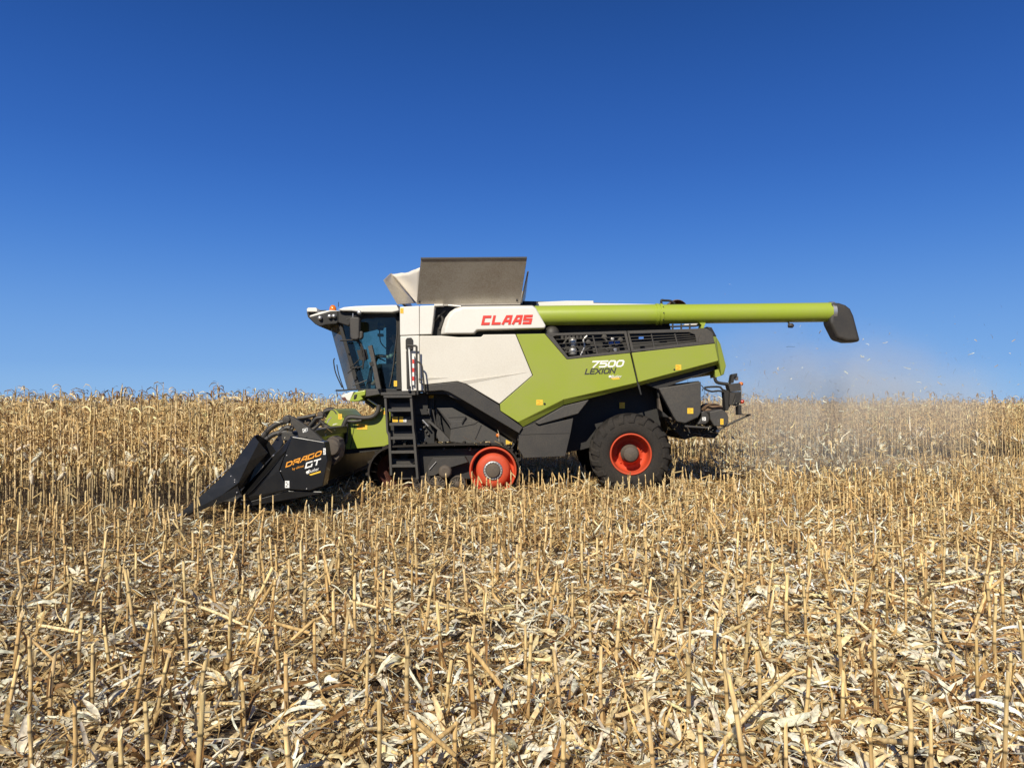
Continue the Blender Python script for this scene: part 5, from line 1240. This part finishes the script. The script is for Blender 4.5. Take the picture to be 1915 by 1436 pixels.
# ------------------------------------------------------------------ blown chaff and dust behind the machine
hk_pr = [make_husk() for _ in range(10)]; ch_pr = [make_scrap('near') for _ in range(30)] + [(v, f_, np.clip(c_ * 0 + np.array(WHITE) * .9, 0, .9)) for v, f_, c_ in (make_scrap('near') for _ in range(14))]
n = 1100; t = rng.random(n) ** 1.9
cx = 4.4 + 8.0 * t ** 1.4 + rng.normal(0, .5, n); cz = np.abs(rng.normal(1.3 + 1.3 * t, .85, n)) + .05; cy = 16.6 + rng.normal(0, 1.7, n)
n2 = 1300; cx2 = rng.uniform(4.2, 10.5, n2); cz2 = np.abs(rng.normal(.15, .42, n2)) + .05; cy2 = rng.normal(17.3, 1.6, n2)
pos = np.concatenate([np.stack([cx, cy, cz], 1), np.stack([cx2, cy2, cz2], 1)]); n3 = 4200; t3 = rng.random(n3) ** 1.7; pos = np.concatenate([pos, np.stack([4.3 + 6 * t3 + rng.normal(0, .4, n3), rng.normal(17.2, 1.3, n3), np.abs(rng.normal(1.0 + 1.1 * t3, .75, n3)) + .05], 1)]); N = len(pos)
sc_ = np.concatenate([rng.uniform(.25, .8, n), rng.uniform(.6, 1.7, n2), rng.uniform(.07, .22, n3)])
n4 = 340; pk = np.stack([rng.normal(6.9, 1.5, n4), rng.normal(17.8, 1.2, n4), np.abs(rng.normal(.55, .38, n4)) + .1], 1)
me = arr_mesh('flying_chaff', merge([scatter(ch_pr, pos, rng.uniform(0, 6.28, N), rng.normal(0, .8, N), rng.normal(0, 1, N), sc_, rng.uniform(1.0, 1.4, N)), scatter(hk_pr, pk, rng.uniform(0, 6.28, n4), rng.normal(0, .8, n4), rng.normal(0, 1, n4), rng.uniform(.25, .8, n4), rng.uniform(.95, 1.15, n4))]), M['leaf'])
o = link_mesh('flying_chaff', me); tag(o, 'husk scraps and chaff thrown up in the air behind the machine', 'chaff', kind='stuff')

def mk_dust():
    m = bpy.data.materials.new('dust'); m.use_nodes = True; t = m.node_tree; out = t.nodes['Material Output']; t.nodes.remove(t.nodes['Principled BSDF'])
    v = node(t, 'ShaderNodeVolumePrincipled'); v.inputs['Color'].default_value = (.96, .87, .74, 1); v.inputs['Anisotropy'].default_value = -.15
    tc = node(t, 'ShaderNodeTexCoord'); n = node(t, 'ShaderNodeTexNoise'); n.inputs['Scale'].default_value = .8; n.inputs['Detail'].default_value = 5
    t.links.new(tc.outputs['Object'], n.inputs['Vector'])
    ln = node(t, 'ShaderNodeVectorMath', operation='LENGTH'); mp = node(t, 'ShaderNodeMapping'); mp.inputs['Scale'].default_value = (1 / 3.1, 1 / 3.1, 1 / 2.4)
    t.links.new(tc.outputs['Object'], mp.inputs[0]); t.links.new(mp.outputs[0], ln.inputs[0])
    fo = node(t, 'ShaderNodeMapRange'); fo.inputs['From Min'].default_value = .05; fo.inputs['From Max'].default_value = 1.0; fo.inputs['To Min'].default_value = 1; fo.inputs['To Max'].default_value = 0; fo.interpolation_type = 'SMOOTHSTEP'
    t.links.new(ln.outputs['Value'], fo.inputs[0])
    cr = node(t, 'ShaderNodeMapRange'); cr.inputs['From Min'].default_value = .38; cr.inputs['From Max'].default_value = .72; cr.inputs['To Min'].default_value = .12; cr.inputs['To Max'].default_value = 1
    t.links.new(n.outputs[0], cr.inputs[0]); mu = node(t, 'ShaderNodeMath', operation='MULTIPLY'); t.links.new(fo.outputs[0], mu.inputs[0]); t.links.new(cr.outputs[0], mu.inputs[1])
    m2 = node(t, 'ShaderNodeMath', operation='MULTIPLY'); m2.inputs[1].default_value = .62; t.links.new(mu.outputs[0], m2.inputs[0]); t.links.new(m2.outputs[0], v.inputs['Density']); t.links.new(v.outputs[0], out.inputs['Volume'])
    return m
M['dust'] = mk_dust()
ORG = Vector((7.5, 17.6, 1.75)); mb = MB()
mb.lathe(ORG, [(.01, -1.9), (1.9, -1.9), (2.5, -1.4), (2.95, -.6), (3.0, .1), (2.8, .8), (2.2, 1.6), (1.2, 2.2), (.01, 2.4)], M['dust'], 32, 'Z')
o = mb.build('dust_cloud', None, loc=ORG); o.scale.x = 1.65; o.rotation_euler.y = R(4)
tag(o, 'thin brown dust hanging in the air behind the machine', 'dust', kind='stuff')
